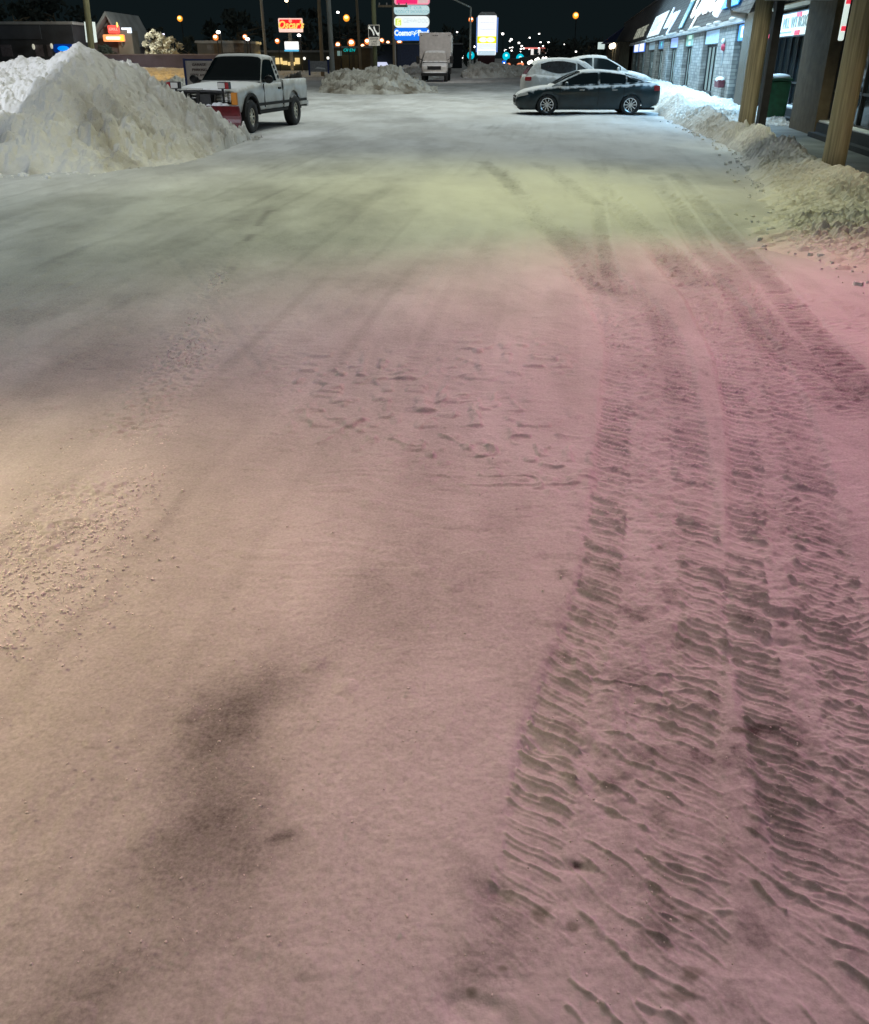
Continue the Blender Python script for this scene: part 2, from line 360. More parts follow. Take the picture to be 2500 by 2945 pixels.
        ke = sst(.25, .5, _tab[(np.floor(ph).astype(int)*5+sd) & 255, ((f*2.2).astype(int)+sd) & 255]+.25*vn(X[on]*9, Y[on]*9, sd+2))
        Z[on] += .012*(1-sst(1.9, 2.5, Y[on]))*crest(ph, .085)*(.75+.5*vn(X[on]*40, Y[on]*40, sd+3))*(1-sst(.75, 1.05, np.abs(f)))*ke*sst(-.45, .15, vn(X[on]*6, Y[on]*6, sd+1))
    lo = .5*np.clip(-vn(X*5, Y*7, 67)-.45, 0, 1)*sst(.15, .35, X)*(1-sst(3.6, 5.5, Y))
    Z -= .03*lo
    # single deep lug prints
    for (x, y, rx, ry, dp) in ((2270, 1755, .085, .030, .03), (2275, 1835, .09, .035, .034), (1640, 2470, .05, .018, .02), (1430, 2560, .06, .03, .02), (1400, 2900, .09, .04, .025), (1560, 2130, .05, .035, .022), (1660, 1520, .05, .02, .015), (1720, 1310, .05, .018, .015), (2010, 2700, .06, .05, .015)):
        q = G(x, y); e = np.exp(-(((X-q.x)/rx)**2+((Y-q.y+.25*(X-q.x))/ry)**2)**2)
        Z -= dp*.55*e*(.8+.4*vn(X*25, Y*25, 88))
    # bare, grimy patches
    def blob(x, y, rx, ry, a, rot=0, seed=70):
        q = G(x, y); dx = X-q.x; dy = Y-q.y; u = dx*cos(rot)+dy*sin(rot); v = -dx*sin(rot)+dy*cos(rot)
        r = np.sqrt((u/rx)**2+(v/ry)**2)*.95+.22*fbm(X*4, Y*4, 6, seed, .6); return a*(1-sst(.0, 1.35, r))
    dirt += blob(690, 2010, .26, .17, .36, .9)+blob(620, 2200, .2, .16, .22, 1.2)+blob(530, 2460, .3, .16, .24, .9)+blob(330, 2800, .3, .12, .22, .7)
    dirt += blob(820, 2390, .02, .04, .25, 1.8)+blob(1150, 1750, .5, .3, .10, .5)
    dirt += blob(1440, 2600, .07, .15, .26, .6, 71)+blob(1380, 2760, .1, .06, .22, .6, 72)+blob(1660, 2465, .02, .012, .6, 0, 73)+blob(2160, 2080, .04, .02, .25, .3, 74)+blob(2200, 1900, .04, .12, .08, .2, 75)+blob(2270, 2350, .05, .1, .12, .2, 76)+blob(2290, 2150, .04, .12, .07, .2, 77)
    for (x, y, r) in ((1560, 2610, .03), (1450, 2765, .012), (1350, 2830, .015), (2010, 2610, .025), (2000, 2770, .03), (1960, 2850, .03), (1980, 2910, .03), (1640, 2640, .02), (1900, 1560, .02), (2120, 2080, .02)):
        q = G(x, y); green += .5*(1-sst(.2, 1.1, np.sqrt(((X-q.x)/r)**2+((Y-q.y)/(r*.8))**2)+.7*vn(X*40, Y*40, 80)))
    dirt += .30*np.clip(fbm(X*9, Y*9, 4, 83)-.35, 0, 1)*sst(.2, .5, X)*(1-sst(2.2, 4, Y))
    # left: windrow left by the plough blade, wheel-polished lanes beyond it
    S, O, D, LN = track_coords(X, Y, smooth_path(poly([(740, 620), (640, 760), (530, 1030), (420, 1180), (300, 1370), (190, 1500), (60, 1640), (-120, 1830)])))
    wid = .06+.16*sst(1.5, 5.5, S); e = np.exp(-(O/wid)**2)*(D < 1)
    Z += .6*e*(.006+.012*sst(1, 5, S))*(.3+np.clip(fbm(X*34, Y*34, 3, 85)+.25, 0, 1.4))*sst(-.6, .1, vn(S*1.6, S*0, 86))
    dirt += -.03*e+.12*np.exp(-((O-.10)/.05)**2)*(D < .2)*(1-sst(2.5, 4, S))*(vn(S*2, S*0, 87) > .1)
    lan = np.sin((X+.25*Y)*1.9+1.2*vn(X*.3, Y*.2, 90))
    dirt += .07*sst(6, 10, Y)*(1-sst(25, 45, Y))*lan*sst(-.2, .6, vn(X*.5, Y*.15, 91))
    # far lanes: the road beyond the lot is greyer
    dirt += .14*sst(30, 70, Y)
    Z *= 1-sst(30, 60, Y)
    return tag(grid('snowy_parking_lot', X, Y, Z, SNOW, {'dirt': np.clip(dirt, 0, 1), 'green': np.clip(green, 0, 1)}), 'snow packed parking lot with tyre tracks', None, None, 'structure')
build_ground()
# ------------------------------------------------------------------ snow piles
PILE = snowmat('piled_snow', (.70, .695, .665), (.15, .125, .095), (.56, .545, .50), .5, 30, .9)
def pile(ridge, base, back, res, lump, label, seed, group=None, ext=None, name='snow_pile', power=.85, dirtk=.3, grime=0):
    R = np.array([P(x, y, Yq) for x, y, Yq in ridge]); Bp = np.array([G(x, y)[:2] for x, y in base])
    if ext: R = np.vstack([[R[0]+np.array(ext)], R])
    x0, x1 = R[0, 0], max(R[-1, 0], Bp[-1, 0])+.2
    y0 = Bp[:, 1].min()-1.2; y1 = R[:, 1].max()+back+.5
    X, Y = np.meshgrid(np.arange(x0, x1, res), np.arange(y0, y1, res)); X = X.astype(np.float32); Y = Y.astype(np.float32)
    hr = np.interp(X, R[:, 0], R[:, 2]); yr = np.interp(X, R[:, 0], R[:, 1]); yb = np.interp(X, Bp[:, 0], Bp[:, 1])
    hr = np.maximum(hr, 0)
    yb = yb+.22*fbm(X*1.6, X*0, 3, seed)
    bk = back*np.clip(hr/max(.3, hr.max()), .12, 1)+.15
    t = np.where(Y < yr, (Y-yb)/np.maximum(yr-yb, .15), (yr+bk-Y)/bk)
    p = np.sign(t)*np.abs(t)**power
    Z = hr*np.minimum(p, 1)
    bod = sst(-.02, .25, t)
    sc = 1/lump
    n = np.abs(vn(X*2.1*sc, Y*2.1*sc, seed+1))*.55+np.abs(vn(X*4.7*sc, Y*4.7*sc, seed+2))*.3+np.abs(vn(X*10*sc, Y*10*sc, seed+3))*.18
    rough = .35+.65*sst(-.3, .3, vn(X*.6, Y*.6, seed+9))
    top = 1-.6*np.exp(-((t-1)/.16)**2)
    wx = X+.05*vn(X*7, Y*7, seed+20); wy = Y+.05*vn(X*7, Y*7, seed+21); cz = .35+.65*sst(-.25, .35, vn(X*.8, Y*.8, seed+22)+.25-.5*(t-.4))
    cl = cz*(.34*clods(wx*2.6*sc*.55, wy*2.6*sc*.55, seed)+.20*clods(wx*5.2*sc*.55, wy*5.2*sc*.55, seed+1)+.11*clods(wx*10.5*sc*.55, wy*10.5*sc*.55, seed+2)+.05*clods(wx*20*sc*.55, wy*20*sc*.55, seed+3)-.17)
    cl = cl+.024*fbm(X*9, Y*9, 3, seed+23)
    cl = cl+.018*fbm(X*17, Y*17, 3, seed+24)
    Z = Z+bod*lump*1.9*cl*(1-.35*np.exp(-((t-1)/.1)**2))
    Z = Z+bod*lump*(.34*(n-.33)*rough*top+.16*fbm(X*.9*sc, Y*.9*sc, 2, seed+5)*top)
    Z = Z+lump*.10*np.clip(vn(X*5.5*sc, Y*5.5*sc, seed+6)-.25, 0, 1)*np.exp(-((t+.02)/.12)**2)*2.2
    Z = np.where(t < -.1, -.12+Z*0, Z)
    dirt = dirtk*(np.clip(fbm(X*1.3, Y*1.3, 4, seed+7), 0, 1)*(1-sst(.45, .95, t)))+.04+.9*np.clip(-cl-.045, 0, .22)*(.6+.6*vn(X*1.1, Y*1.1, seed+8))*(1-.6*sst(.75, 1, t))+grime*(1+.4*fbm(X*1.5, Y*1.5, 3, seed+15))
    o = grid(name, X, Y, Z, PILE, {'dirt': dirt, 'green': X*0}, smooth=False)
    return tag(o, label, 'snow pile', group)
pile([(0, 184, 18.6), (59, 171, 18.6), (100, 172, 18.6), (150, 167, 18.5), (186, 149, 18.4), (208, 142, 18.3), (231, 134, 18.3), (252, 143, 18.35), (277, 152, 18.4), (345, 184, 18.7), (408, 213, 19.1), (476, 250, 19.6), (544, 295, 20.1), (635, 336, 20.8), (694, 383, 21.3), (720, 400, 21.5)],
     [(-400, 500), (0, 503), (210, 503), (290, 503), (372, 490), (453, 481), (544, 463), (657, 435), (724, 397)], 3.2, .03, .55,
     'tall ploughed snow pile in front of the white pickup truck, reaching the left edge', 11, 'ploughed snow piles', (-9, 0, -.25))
pile([(940, 222, 56), (955, 212, 56), (1013, 201, 56), (1076, 199, 56), (1110, 193, 56), (1141, 190, 56), (1155, 204, 56), (1183, 224, 56), (1212, 236, 56), (1240, 258, 57)],
     [(920, 266), (1000, 271), (1100, 272), (1180, 270), (1250, 266)], 3, .08, .7, 'low grey snow pile between the pickup and the box truck', 21, 'ploughed snow piles', power=.7, grime=.30)
pile([(1120, 212, 92), (1150, 198, 92), (1180, 189, 92), (1205, 184, 92), (1250, 186, 92)], [(1110, 226), (1180, 228), (1260, 228)], 3, .15, .8, 'pale snow pile with a sloping top just behind the box truck', 31, 'ploughed snow piles')
pile([(1325, 215, 98), (1340, 203, 98), (1370, 186, 98), (1385, 182, 98), (1400, 189, 98), (1418, 181, 98), (1440, 184, 98), (1475, 192, 98), (1500, 194, 98), (1545, 205, 98)], [(1320, 223), (1360, 226), (1440, 223), (1550, 222)], 4, .12, .9, 'snow pile below the tall tenant sign, beside the box truck', 41, 'ploughed snow piles')
pile([(470, 250, 53), (480, 238, 53), (500, 228, 53), (520, 231, 53), (560, 236, 53), (600, 250, 53)], [(460, 268), (540, 270), (615, 268)], 1.5, .07, .5, 'small snow heap beside the notice panel behind the pickup', 51, 'ploughed snow piles')
pile([(540, 216, 106), (700, 212, 106), (860, 209, 106), (960, 209, 106), (1130, 206, 106)], [(530, 220), (960, 220), (1140, 219)], 3, .2, .6, 'long low snow ridge along the street behind the pickup', 61, 'ploughed snow piles')
pile([(300, 197, 90), (400, 195, 90), (470, 194, 90), (540, 197, 90), (640, 199, 90), (780, 204, 90)], [(280, 240), (540, 238), (800, 232)], 1.5, .14, .35, 'broad orange lit snow bank at the foot of the purple grey wall', 66, 'ploughed snow piles', power=.9)
# berm and unshovelled walk along the shops (local axes of the strip: x across, y along)
mall = empty('strip_mall', (0, 0, 0), -AL, 'long stone fronted strip mall with a slanted shingle roof on the right', 'building')
def build_berm():
    T = np.concatenate([np.arange(.5, 6, .06), np.arange(6, 20, .024), np.arange(20, 36, .04), np.arange(36, 150, .25)])
    Lx = np.arange(1.7, 5.52, .022)
    X, Y = np.meshgrid(Lx, T); X = X.astype(np.float32); Y = Y.astype(np.float32)
    toe = np.interp(Y, [5.5, 8, 9.4, 11.75, 14, 17, 20, 22.4, 25.5, 28, 32, 37, 45, 150], [2.9, 2.62, 2.13, 2.45, 2.8, 3.1, 3.3, 3.3, 3.0, 2.9, 2.75, 2.7, 3.2, 3.4])+.10*fbm(Y*1.3, Y*0, 3, 71)
    cr = np.interp(Y, [5.5, 10, 13, 16, 20, 22.4, 26, 30, 37, 150], [4.3, 3.75, 3.7, 3.62, 3.72, 3.7, 3.55, 3.35, 3.3, 3.9])
    hc = np.interp(Y, [5.5, 9, 12, 15, 20, 24, 28, 33, 40, 150], [.10, .14, .26, .33, .35, .36, .44, .55, .42, .4])*(1+.35*fbm(Y*.9, Y*0, 3, 72))
    t = (X-toe)/np.maximum(cr-toe, .12)
    Z = hc*np.sign(t)*np.abs(np.minimum(t, 1))**.85
    far = sst(23.5, 26.5, Y)
    plate = .30+.05*fbm(X*.8, Y*.8, 3, 73)+.05*np.clip(vn(X*3, Y*3, 74), 0, 1)-.12*np.exp(-((X-4.7)/.35)**2)*(1+.4*vn(X*2, Y*2, 75))
    fall = sst(0, .42, X-cr)
    low = plate*far+(.04-.12*sst(.3, .5, X-cr))*(1-far)
    Z = np.where(t > 1, hc*(1-fall)+low*fall, Z)
    body = sst(-.05, .3, t)*(1-.75*sst(.35, .6, X-cr)*(1-far))
    n = np.abs(vn(X*6, Y*6, 76))*.5+np.abs(vn(X*13, Y*13, 77))*.3+np.abs(vn(X*27, Y*27, 78))*.2
    wx = X+.04*vn(X*8, Y*8, 91); wy = Y+.04*vn(X*8, Y*8, 92)
    n = n+.42*clods(wx*5, wy*5, 7)+.36*clods(wx*10, wy*10, 8)+.25*clods(wx*21, wy*21, 9)+.30*fbm(X*14, Y*14, 4, 93)
    Z = Z+body*.17*(n-.45)*(.4+.6*sst(-.3, .3, vn(X*.9, Y*.9, 79)))*(1-.4*far)*(.62+.38*sst(11, 16, Y))
    toe_l = np.exp(-((t+.05)/.25)**2)*np.clip(vn(X*7, Y*7, 80)-.1, 0, 1)
    Z = Z+.05*toe_l
    Z = np.where(t < -.25, -.06, Z)
    dirt = .16*np.clip(fbm(X*2, Y*2, 5, 81), 0, 1)*(1-sst(.8, 1.2, t))+.12*np.exp(-((Y-14)/5)**2)*(1-sst(.6, 1, t))*sst(.0, .3, t)*(.5+.5*fbm(X*3, Y*3, 3, 82))+.03
    o = grid('snow_berm', X, Y, Z, PILE, {'dirt': np.clip(dirt, 0, 1), 'green': X*0}, smooth=False); o.rotation_euler = (0, 0, -AL)
    tag(o, 'ploughed snow berm running along the walk in front of the shops', 'snow berm')
build_berm()
# ------------------------------------------------------------------ shopping strip
STONE = brickmat('split_stone', (.31, .285, .26), (.19, .175, .16), (.16, .15, .14), .7, .12, bump=1)
SHING = brickmat('roof_shingle', (.14, .145, .155), (.09, .095, .105), (.05, .05, .055), .3, .16, bump=.5)
WOOD = mat('dark_plank', (.10, .075, .05), .8, noise=.5, nscale=3, stretch=(8, 8, .6), bump=.4)
PIER = mat('brown_stucco', (.115, .09, .055), .9, noise=.3, nscale=5, bump=.5, bscale=60)
COLM = mat('weathered_column_wood', (.36, .31, .20), .8, noise=.4, nscale=2.2, stretch=(14, 14, .5), bump=.5, bscale=9)
FRAME = mat('dark_aluminium', (.035, .037, .04), .4, .5, noise=.2)
LFRAME = mat('pale_aluminium', (.45, .47, .48), .4, .3, noise=.15)
GLASS = mat('night_glass', (.012, .016, .018), .06, spec=.6)
SOFFIT = mat('pale_soffit', (.45, .47, .43), .7, noise=.12, nscale=2)
CONC = mat('wet_walk', (.16, .17, .165), .55, noise=.45, nscale=1.6, bump=.3, snow=0)
BLACK = mat('black_kerb', (.02, .02, .022), .7, noise=.3)
SNOWP = mat('settled_snow', (.74, .76, .78), .85, noise=.06, nscale=3, bump=.6, bscale=25)
walk = MB(); walk.box((3.95, 3, -.1), (6.6, 36, .13)); w = walk.build('sidewalk', CONC); w.rotation_euler = (0, 0, -AL); tag(w, 'swept wet walk under the canopy', None, None, 'structure')
FAC = 5.5
# near unit: glazing with mullions, piers, canopy on columns
m = MB(); m.box((5.62, 3.5, .13), (9, 24.4, 3.1)); m.box((6.2, 24.4, .13), (9, 32.5, 3.1)); m.build('rear_wall', PIER, mall)
m = MB(); m.box((5.28, 21.9, .1), (5.62, 24.4, 2.9)); m.build('pier', PIER, mall)
m = MB(); m.box((5.25, 31.6, .1), (6.2, 33.1, 2.9)); m.build('pier', WOOD, mall)
def glazing(l, t0, t1, z0, z1, step, gm=GLASS, fm=FRAME, parent=None, rail=None, n='window'):
    g = MB(); g.box((l, t0, z0), (l+.03, t1, z1)); w = g.build(n, gm, parent or mall)
    f = MB(); k = max(1, round((t1-t0)/step))
    for i in range(k+1):
        t = t0+(t1-t0)*i/k; f.box((l-.045, t-.03, z0), (l-.003, t+.03, z1))
    f.box((l-.05, t0-.03, z0-.05), (l-.002, t1+.03, z0+.03)); f.box((l-.05, t0-.03, z1-.03), (l-.002, t1+.03, z1+.04))
    for r in (rail or []): f.box((l-.04, t0, r), (l-.004, t1, r+.05))
    f.build('frame', fm, w); return w
glazing(6.15, 24.45, 31.5, .45, 2.75, .85, rail=[1.0])
glazing(5.55, 3.6, 21.8, .45, 2.75, 1.1, rail=[1.0])
m = MB(); m.box((5.9, 24.4, .131), (6.14, 31.6, .40)); m.box((5.3, 3.6, .131), (5.54, 21.85, .40)); m.box((5.12, 3.6, .131), (5.297, 21.7, .22)); m.box((5.7, 24.4, .131), (5.897, 31.6, .22)); m.build('plinth', BLACK, mall)
m = MB(); m.box((5.32, 3.6, .402), (5.53, 21.8, .45)); m.box((5.9, 24.45, .402), (6.12, 31.5, .47)); m.build('snow_ledge', SNOWP, mall, bevel=.02)
m = MB(); m.box((3.35, 2, 2.92), (6.3, 24.6, 3.02)); m.box((6.0, 24.6, 2.92), (6.3, 33, 3.02)); m.build('canopy_soffit', SOFFIT, mall)
m = MB(); m.box((3.25, 2, 3.023), (6.3, 24.7, 3.5)); m.build('canopy', WOOD, mall)
for t in (14.1, 22.2):
    m = MB(); m.box((3.9, t, 2.74), (5.6, t+.2, 2.92)); m.build('canopy_beam', SOFFIT, mall)
def column(l, t, r):
    mb = MB(); mb.tube([(0, 0, .05), (0, 0, .5), (0, 0, 1.6), (0, 0, 2.92)], [r*1.02, r, r*.99, r*.98], 28)
    o = mb.build('column', COLM, mall, (l, t, 0), True); return o
column(3.86, 14.5, .165); column(3.94, 22.6, .185)
column(4.12, 6.5, .205)
m = MB(); m.box((4.22, 22.65, .1), (4.38, 23.0, 2.9)); m.build('dark_upright', BLACK, mall)  # dark upright strip right of the second column
m = MB(); m.tube([(3.5, 24.75, 3.3), (3.5, 24.75, 2.75), (3.6, 24.6, 2.58), (3.85, 24.2, 2.52)], .06, 10); m.build('downpipe', LFRAME, mall, smooth=True)
# far shops
m = MB()
m.box((5.9, 33.1, .1), (12, 150, 2.8)); m.build('rear_wall', mat('shop_inner_wall', (.05, .05, .052), .9, noise=.3), mall)
# slanted shingle roof: real prism
m = MB(); sl = [(5.32, 2.82), (6.62, 6.05), (12, 6.05), (12, 2.82)]
m.add([(x, 33.2, z) for x, z in sl]+[(x, 150, z) for x, z in sl], [(0, 1, 2, 3), (7, 6, 5, 4), (0, 4, 5, 1), (1, 5, 6, 2), (2, 6, 7, 3), (3, 7, 4, 0)])
roof = m.build('roof', SHING, mall)
m = MB(); m.box((6.55, 33.15, 6.052), (7.0, 150.05, 6.17)); m.build('roof_cap', mat('roof_trim', (.2, .18, .17), .7, snow=.2), roof)
m = MB(); m.box((5.2, 33.2, 2.70), (5.5, 103, 2.815)); m.build('eave_trim', mat('eave_white', (.55, .57, .6), .6, noise=.15, snow=.3), roof)
rngm = random.Random(4)
t = 33.4
while t < 100:
    m = MB(); m.ball((5.22, t, 2.84), .10+.06*rngm.random(), .5+.9*rngm.random(), .05+.03*rngm.random(), 8, 5); m.build('snow_ledge', SNOWP, roof, smooth=True); t += 1.5+3*rngm.random()
# stone piers and shop doors between them (bounds measured along the strip)
piers = [(35.7, 39.8), (44.4, 48.3), (52.2, 55.6), (60.4, 64.3), (69.2, 71.6), (78.2, 81.0), (87, 89.5), (97, 99.5)]
SIGNB = [('slate_sign', (.16, .23, .32), None, 'slate blue shop sign box with faint lettering'), None]
SGLASS = mat('dim_lit_shop_glass', (.02, .028, .028), .08, spec=.6, emit=(.26, .40, .42), estr=.95)
def doorshop(t0, t1):
    d = MB(); d.box((5.70, t0+.05, .2), (5.74, t1-.05, 2.1)); w = d.build('shop_window', SGLASS, mall)
    f = MB(); k = max(2, round((t1-t0)/1.1))
    for i in range(k+1):
        q = t0+.05+(t1-t0-.1)*i/k; f.box((5.64, q-.035, .2), (5.697, q+.035, 2.1))
    f.box((5.64, t0, .2), (5.696, t1, .4)); f.box((5.64, t0, 2.05), (5.696, t1, 2.12)); f.build('frame', FRAME, w)
    h = MB(); h.box((5.55, (t0+t1)/2-.3, .95), (5.59, (t0+t1)/2-.26, 1.35)); h.build('handle', LFRAME, w)
    hd = MB(); hd.box((5.6, t0, 2.122), (5.75, t1, 2.7)); hd.build('sign_backing', FRAME, mall)
prev = 33.1
for a, b in piers:
    m = MB(); m.box((5.42, a, .05), (5.9, b, 2.7)); m.build('pier', STONE, mall)
    doorshop(prev+.02, a-.02); prev = b
doorshop(99.52, 103)
# timber clad end unit, projecting a little, with navy awning
m = MB(); m.box((4.3, 103.05, 0), (5.3, 150, 3.1)); m.build('end_wall', WOOD, mall)
for t in (112, 118, 121, 130, 136):
    m = MB(); m.box((4.22, t, 0), (4.297, t+1.6, 2.6)); m.build('pilaster', mat('cream_pilaster', (.5, .43, .3), .7, noise=.2), mall)
m = MB(); m.add([(4.25, 118, 3.2), (4.25, 149, 3.2), (2.9, 149, 3.2), (2.9, 118, 3.2), (5.3, 118, 4.9), (5.3, 149, 4.9)], [(0, 1, 2, 3), (3, 2, 5, 4), (0, 3, 4), (1, 5, 2), (0, 4, 5, 1)])
m.build('awning', mat('navy_awning', (.012, .03, .12), .7, noise=.2), mall)
lampm = glow('wall_lamp_glass', (1, .85, .6), 6)
for t in (113, 119, 122):
    m = MB(); m.ball((4.0, t, 2.85), .22, .3, .28); m.build('wall_lamp', lampm, mall, smooth=True)

# ------------------------------------------------------------------ signs on the strip
def strip_sign(name, t0, t1, z0, z1, l, face, label, depth=.12, lean=False, cat='shop sign'):
    """sign box on the facade; its face looks towards the lot. local x runs along the strip (away from viewer -> towards viewer)"""
    c = B((t0+t1)/2, l, (z0+z1)/2)
    e = empty(name, c, -AL-pi/2, label, cat)     # local +x = towards the viewer along the facade, -y = out to the lot
    if lean: e.rotation_euler = Matrix.LocRotScale(None, (Matrix.Rotation(-AL-pi/2, 3, 'Z') @ Matrix.Rotation(-atan(1.3/3.23), 3, 'X')).to_euler(), None).to_euler()
    w = t1-t0; h = z1-z0
    if face:
        b = MB(); b.rrect(w, h, min(w, h)*.12, 0, depth); b.build('casing', FRAME, e)
        f = MB(); f.rrect(w-.06, h-.06, min(w, h)*.1, -.012, -.002); f.build('face', face, e)
    return e
def letters(e, body, size, m, dx=0, dz=0, sx=1, shear=0, extr=.01, y=-.025, bold=0):
    return text(body, size, m, e, (dx, y, dz), (pi/2, 0, 0), 'lettering', extr, shear, sx, bold=bold)
WHITE_L = glow('lit_white_letters', (.85, .92, 1), 1.1)
GREYL = mat('grey_lettering', (.25, .3, .33), .6, noise=.1)
# white canopy sign with red squares
e = strip_sign('canopy_sign', 25.0, 29.9, 2.14, 2.71, 5.5, glow('lit_white_panel', (.74, .9, .86), .78), 'white lit sign box with red squares and grey lettering under the canopy')
SG = mat('sign_grey', (.2, .3, .32), .6, emit=(.3, .42, .44), estr=.6)
for dx, wd in ((-1.8, 'RX'), (-1.05, 'V'), (-.25, 'MLL'), (.7, 'WT'), (1.65, 'ROX')): letters(e, wd, .36, SG, dx, .03, 1.25)
m = MB(); m.box((-1.3, -.03, -.19), (.5, -.014, -.155)); m.build('rule_line', mat('sign_grey', (0, 0, 0)), e)
for x, z in ((-2.0, .2), (1.15, .2), (-2.15, -.22), (1.2, -.2)): m = MB(); m.box((x-.28, -.03, z-.05), (x+.28, -.014, z+.05)); m.build('red_mark', glow('red_mark', (1, .05, .1), .75), e)
# narrow twin hung on the near column's pier side
pq = P(2433, 44, 14.0)
e = empty('blade_sign', pq, -AL, 'narrow white blade sign with two red marks beside the nearest column', 'sign')
e.rotation_euler = (0, radians(0), -AL)
m = MB(); m.rrect(.062, .62, .02, 0, .06); m.build('casing', glow('lit_white_panel', (0, 0, 0), 1), e)
for z in (.17, -.16):
    m = MB(); m.box((-.029, -.012, z-.03), (.029, -.002, z+.03)); m.build('red_mark', glow('red_mark', (1, 0, 0), 1), e)
m = MB(); m.tube([(0, .03, .3), (0, .03, .5), (.12, .1, .52)], .012, 8); m.build('hanger', FRAME, e)
# sign boxes over the doors
def boxsign(t0, t1, col, words, label, wc=None, lit=.35, size=.34, sx=1.5):
    e = strip_sign('shop_sign', t0, t1, 2.14, 2.68, 5.50, glow('box_'+label[:14].replace(' ', '_'), col, lit), label, .1)
    if words: letters(e, words, size, wc or WHITE_L, 0, 0, sx)
    return e
boxsign(33.3, 35.6, (.05, .25, .75), 'IOM', 'blue sign box with tall white letters nearest the canopy', None, .9, .5, 1.1)
boxsign(40.0, 44.3, (.28, .42, .55), 'STUDIO', 'slate blue sign box over the door right of the stone pier', mat('pale_blue_letter', (.3, .45, .6), .6, emit=(.4, .58, .74), estr=.7), .55, .3, 1.6)
_gs = boxsign(48.4, 52.1, (.16, .30, .24), '', 'dark green sign box with two rows of white lettering', None, .5)
GL = mat('greenish_letter', (.5, .7, .6), .6, emit=(.6, .85, .75), estr=.7)
letters(_gs, 'MARKET', .24, GL, 0, .13, 1.6); letters(_gs, 'GRILL', .24, GL, 0, -.13, 1.6)
boxsign(55.7, 60.3, (.30, .42, .75), '', 'plain periwinkle blue sign box between two narrow piers', None, .7)
e = boxsign(64.4, 69.1, (.10, .22, .38), '', 'navy sign box with a teal bird mark', None, .6)
m = MB(); m.add([(-.5, -.03, .05), (.1, -.03, .18), (.5, -.03, .2), (.2, -.03, 0), (-.1, -.03, -.2), (-.2, -.03, 0)], [(0, 1, 2, 3, 4, 5)]); m.build('emblem', glow('teal_mark', (.1, .75, .75), .8), e)
boxsign(71.7, 78.1, (.22, .32, .38), '', 'dull grey blank sign box farther along the strip', None, .5)
e = strip_sign('shop_sign', 81, 96.8, 2.05, 2.85, 5.38, glow('royal_blue_box', (.06, .2, .8), .9), 'royal blue sign box holding two white squares', .1)
m = MB(); m.box((-6.6, -.03, -.32), (-.7, -.014, .32)); m.box((.9, -.03, -.32), (6.6, -.014, .32)); m.build('white_panel', WHITE_L, e)
# big signs standing on the slanted roof
def roofsign(t0, t1, z0, z1, label, name='roof_sign'):
    zc = (z0+z1)/2; l = 5.32+(zc-2.82)*1.3/3.23-.07
    return strip_sign(name, t0, t1, z0, z1, l, None, label, lean=True, cat='roof sign')
PALE = glow('pale_roof_letter', (.62, .72, .82), .75)
e = roofsign(41.2, 51.5, 3.0, 5.2, 'big white script lettering reading Optical on the slanted roof')
letters(e, 'Optical', 2.5, glow('script_white', (.82, .88, .9), .85), .0, 0, 1.55, .25, .03, -.02, .03)
e = roofsign(36.4, 41.0, 3.1, 4.6, 'bright blue roof sign with a white swirl and yellow bar')
m = MB(); m.box((-1.4, -.06, -.6), (2.6, -.02, .05)); m.build('band', glow('bright_blue_band', (0, .28, .9), .85), e)
m = MB(); m.box((-1.2, -.06, .12), (2.6, -.02, .34)); m.build('yellow_bar', glow('yellow_bar', (.95, .8, .2), .8), e)
m = MB(); m.tube([(-2.2, -.05, -.75), (-1.75, -.05, -.2), (-1.9, -.05, .4), (-1.5, -.05, .9), (-1.2, -.05, .5), (-1.6, -.05, .1)], .16, 8); m.build('swirl', glow('swirl_white', (.75, .82, 1), .95), e, smooth=True)
e = roofsign(68.5, 79.5, 3.0, 4.5, 'white roof panel with tall pale letters')
m = MB(); m.box((-5.5, -.03, -.75), (5.5, .02, .75)); m.build('panel', glow('white_roof_panel', (.72, .82, .9), .75), e)
letters(e, 'Gallery', 1.3, mat('panel_letter', (.3, .4, .5), .6, emit=(.42, .55, .68), estr=.7), 0, 0, 2.0, .1)
e = roofsign(58, 67.5, 3.2, 4.4, 'blue edged white roof letters reading lery')
letters(e, 'lery', 1.7, glow('white_blue_letters', (.6, .75, 1), 1), 0, 0, 2.3, .15, .04, -.03, .04)
e = roofsign(52.5, 56, 2.95, 5.0, 'tall pale green and blue roof banner')
m = MB(); m.box((-.9, -.05, .3), (.9, 0, 1.0)); m.build('panel', glow('pale_green_panel', (.5, .62, .5), .7), e)
m = MB(); m.box((-.7, -.05, -1.0), (.9, 0, .28)); m.build('panel', glow('dull_blue_panel', (.12, .3, .42), .7), e)
e = roofsign(84, 101, 3.05, 4.2, 'dim cream roof letters reading FURNITURE near the far end')
letters(e, 'FURNITURE', 1.4, glow('dim_cream', (.5, .52, .42), .6), 0, 0, 2.1)
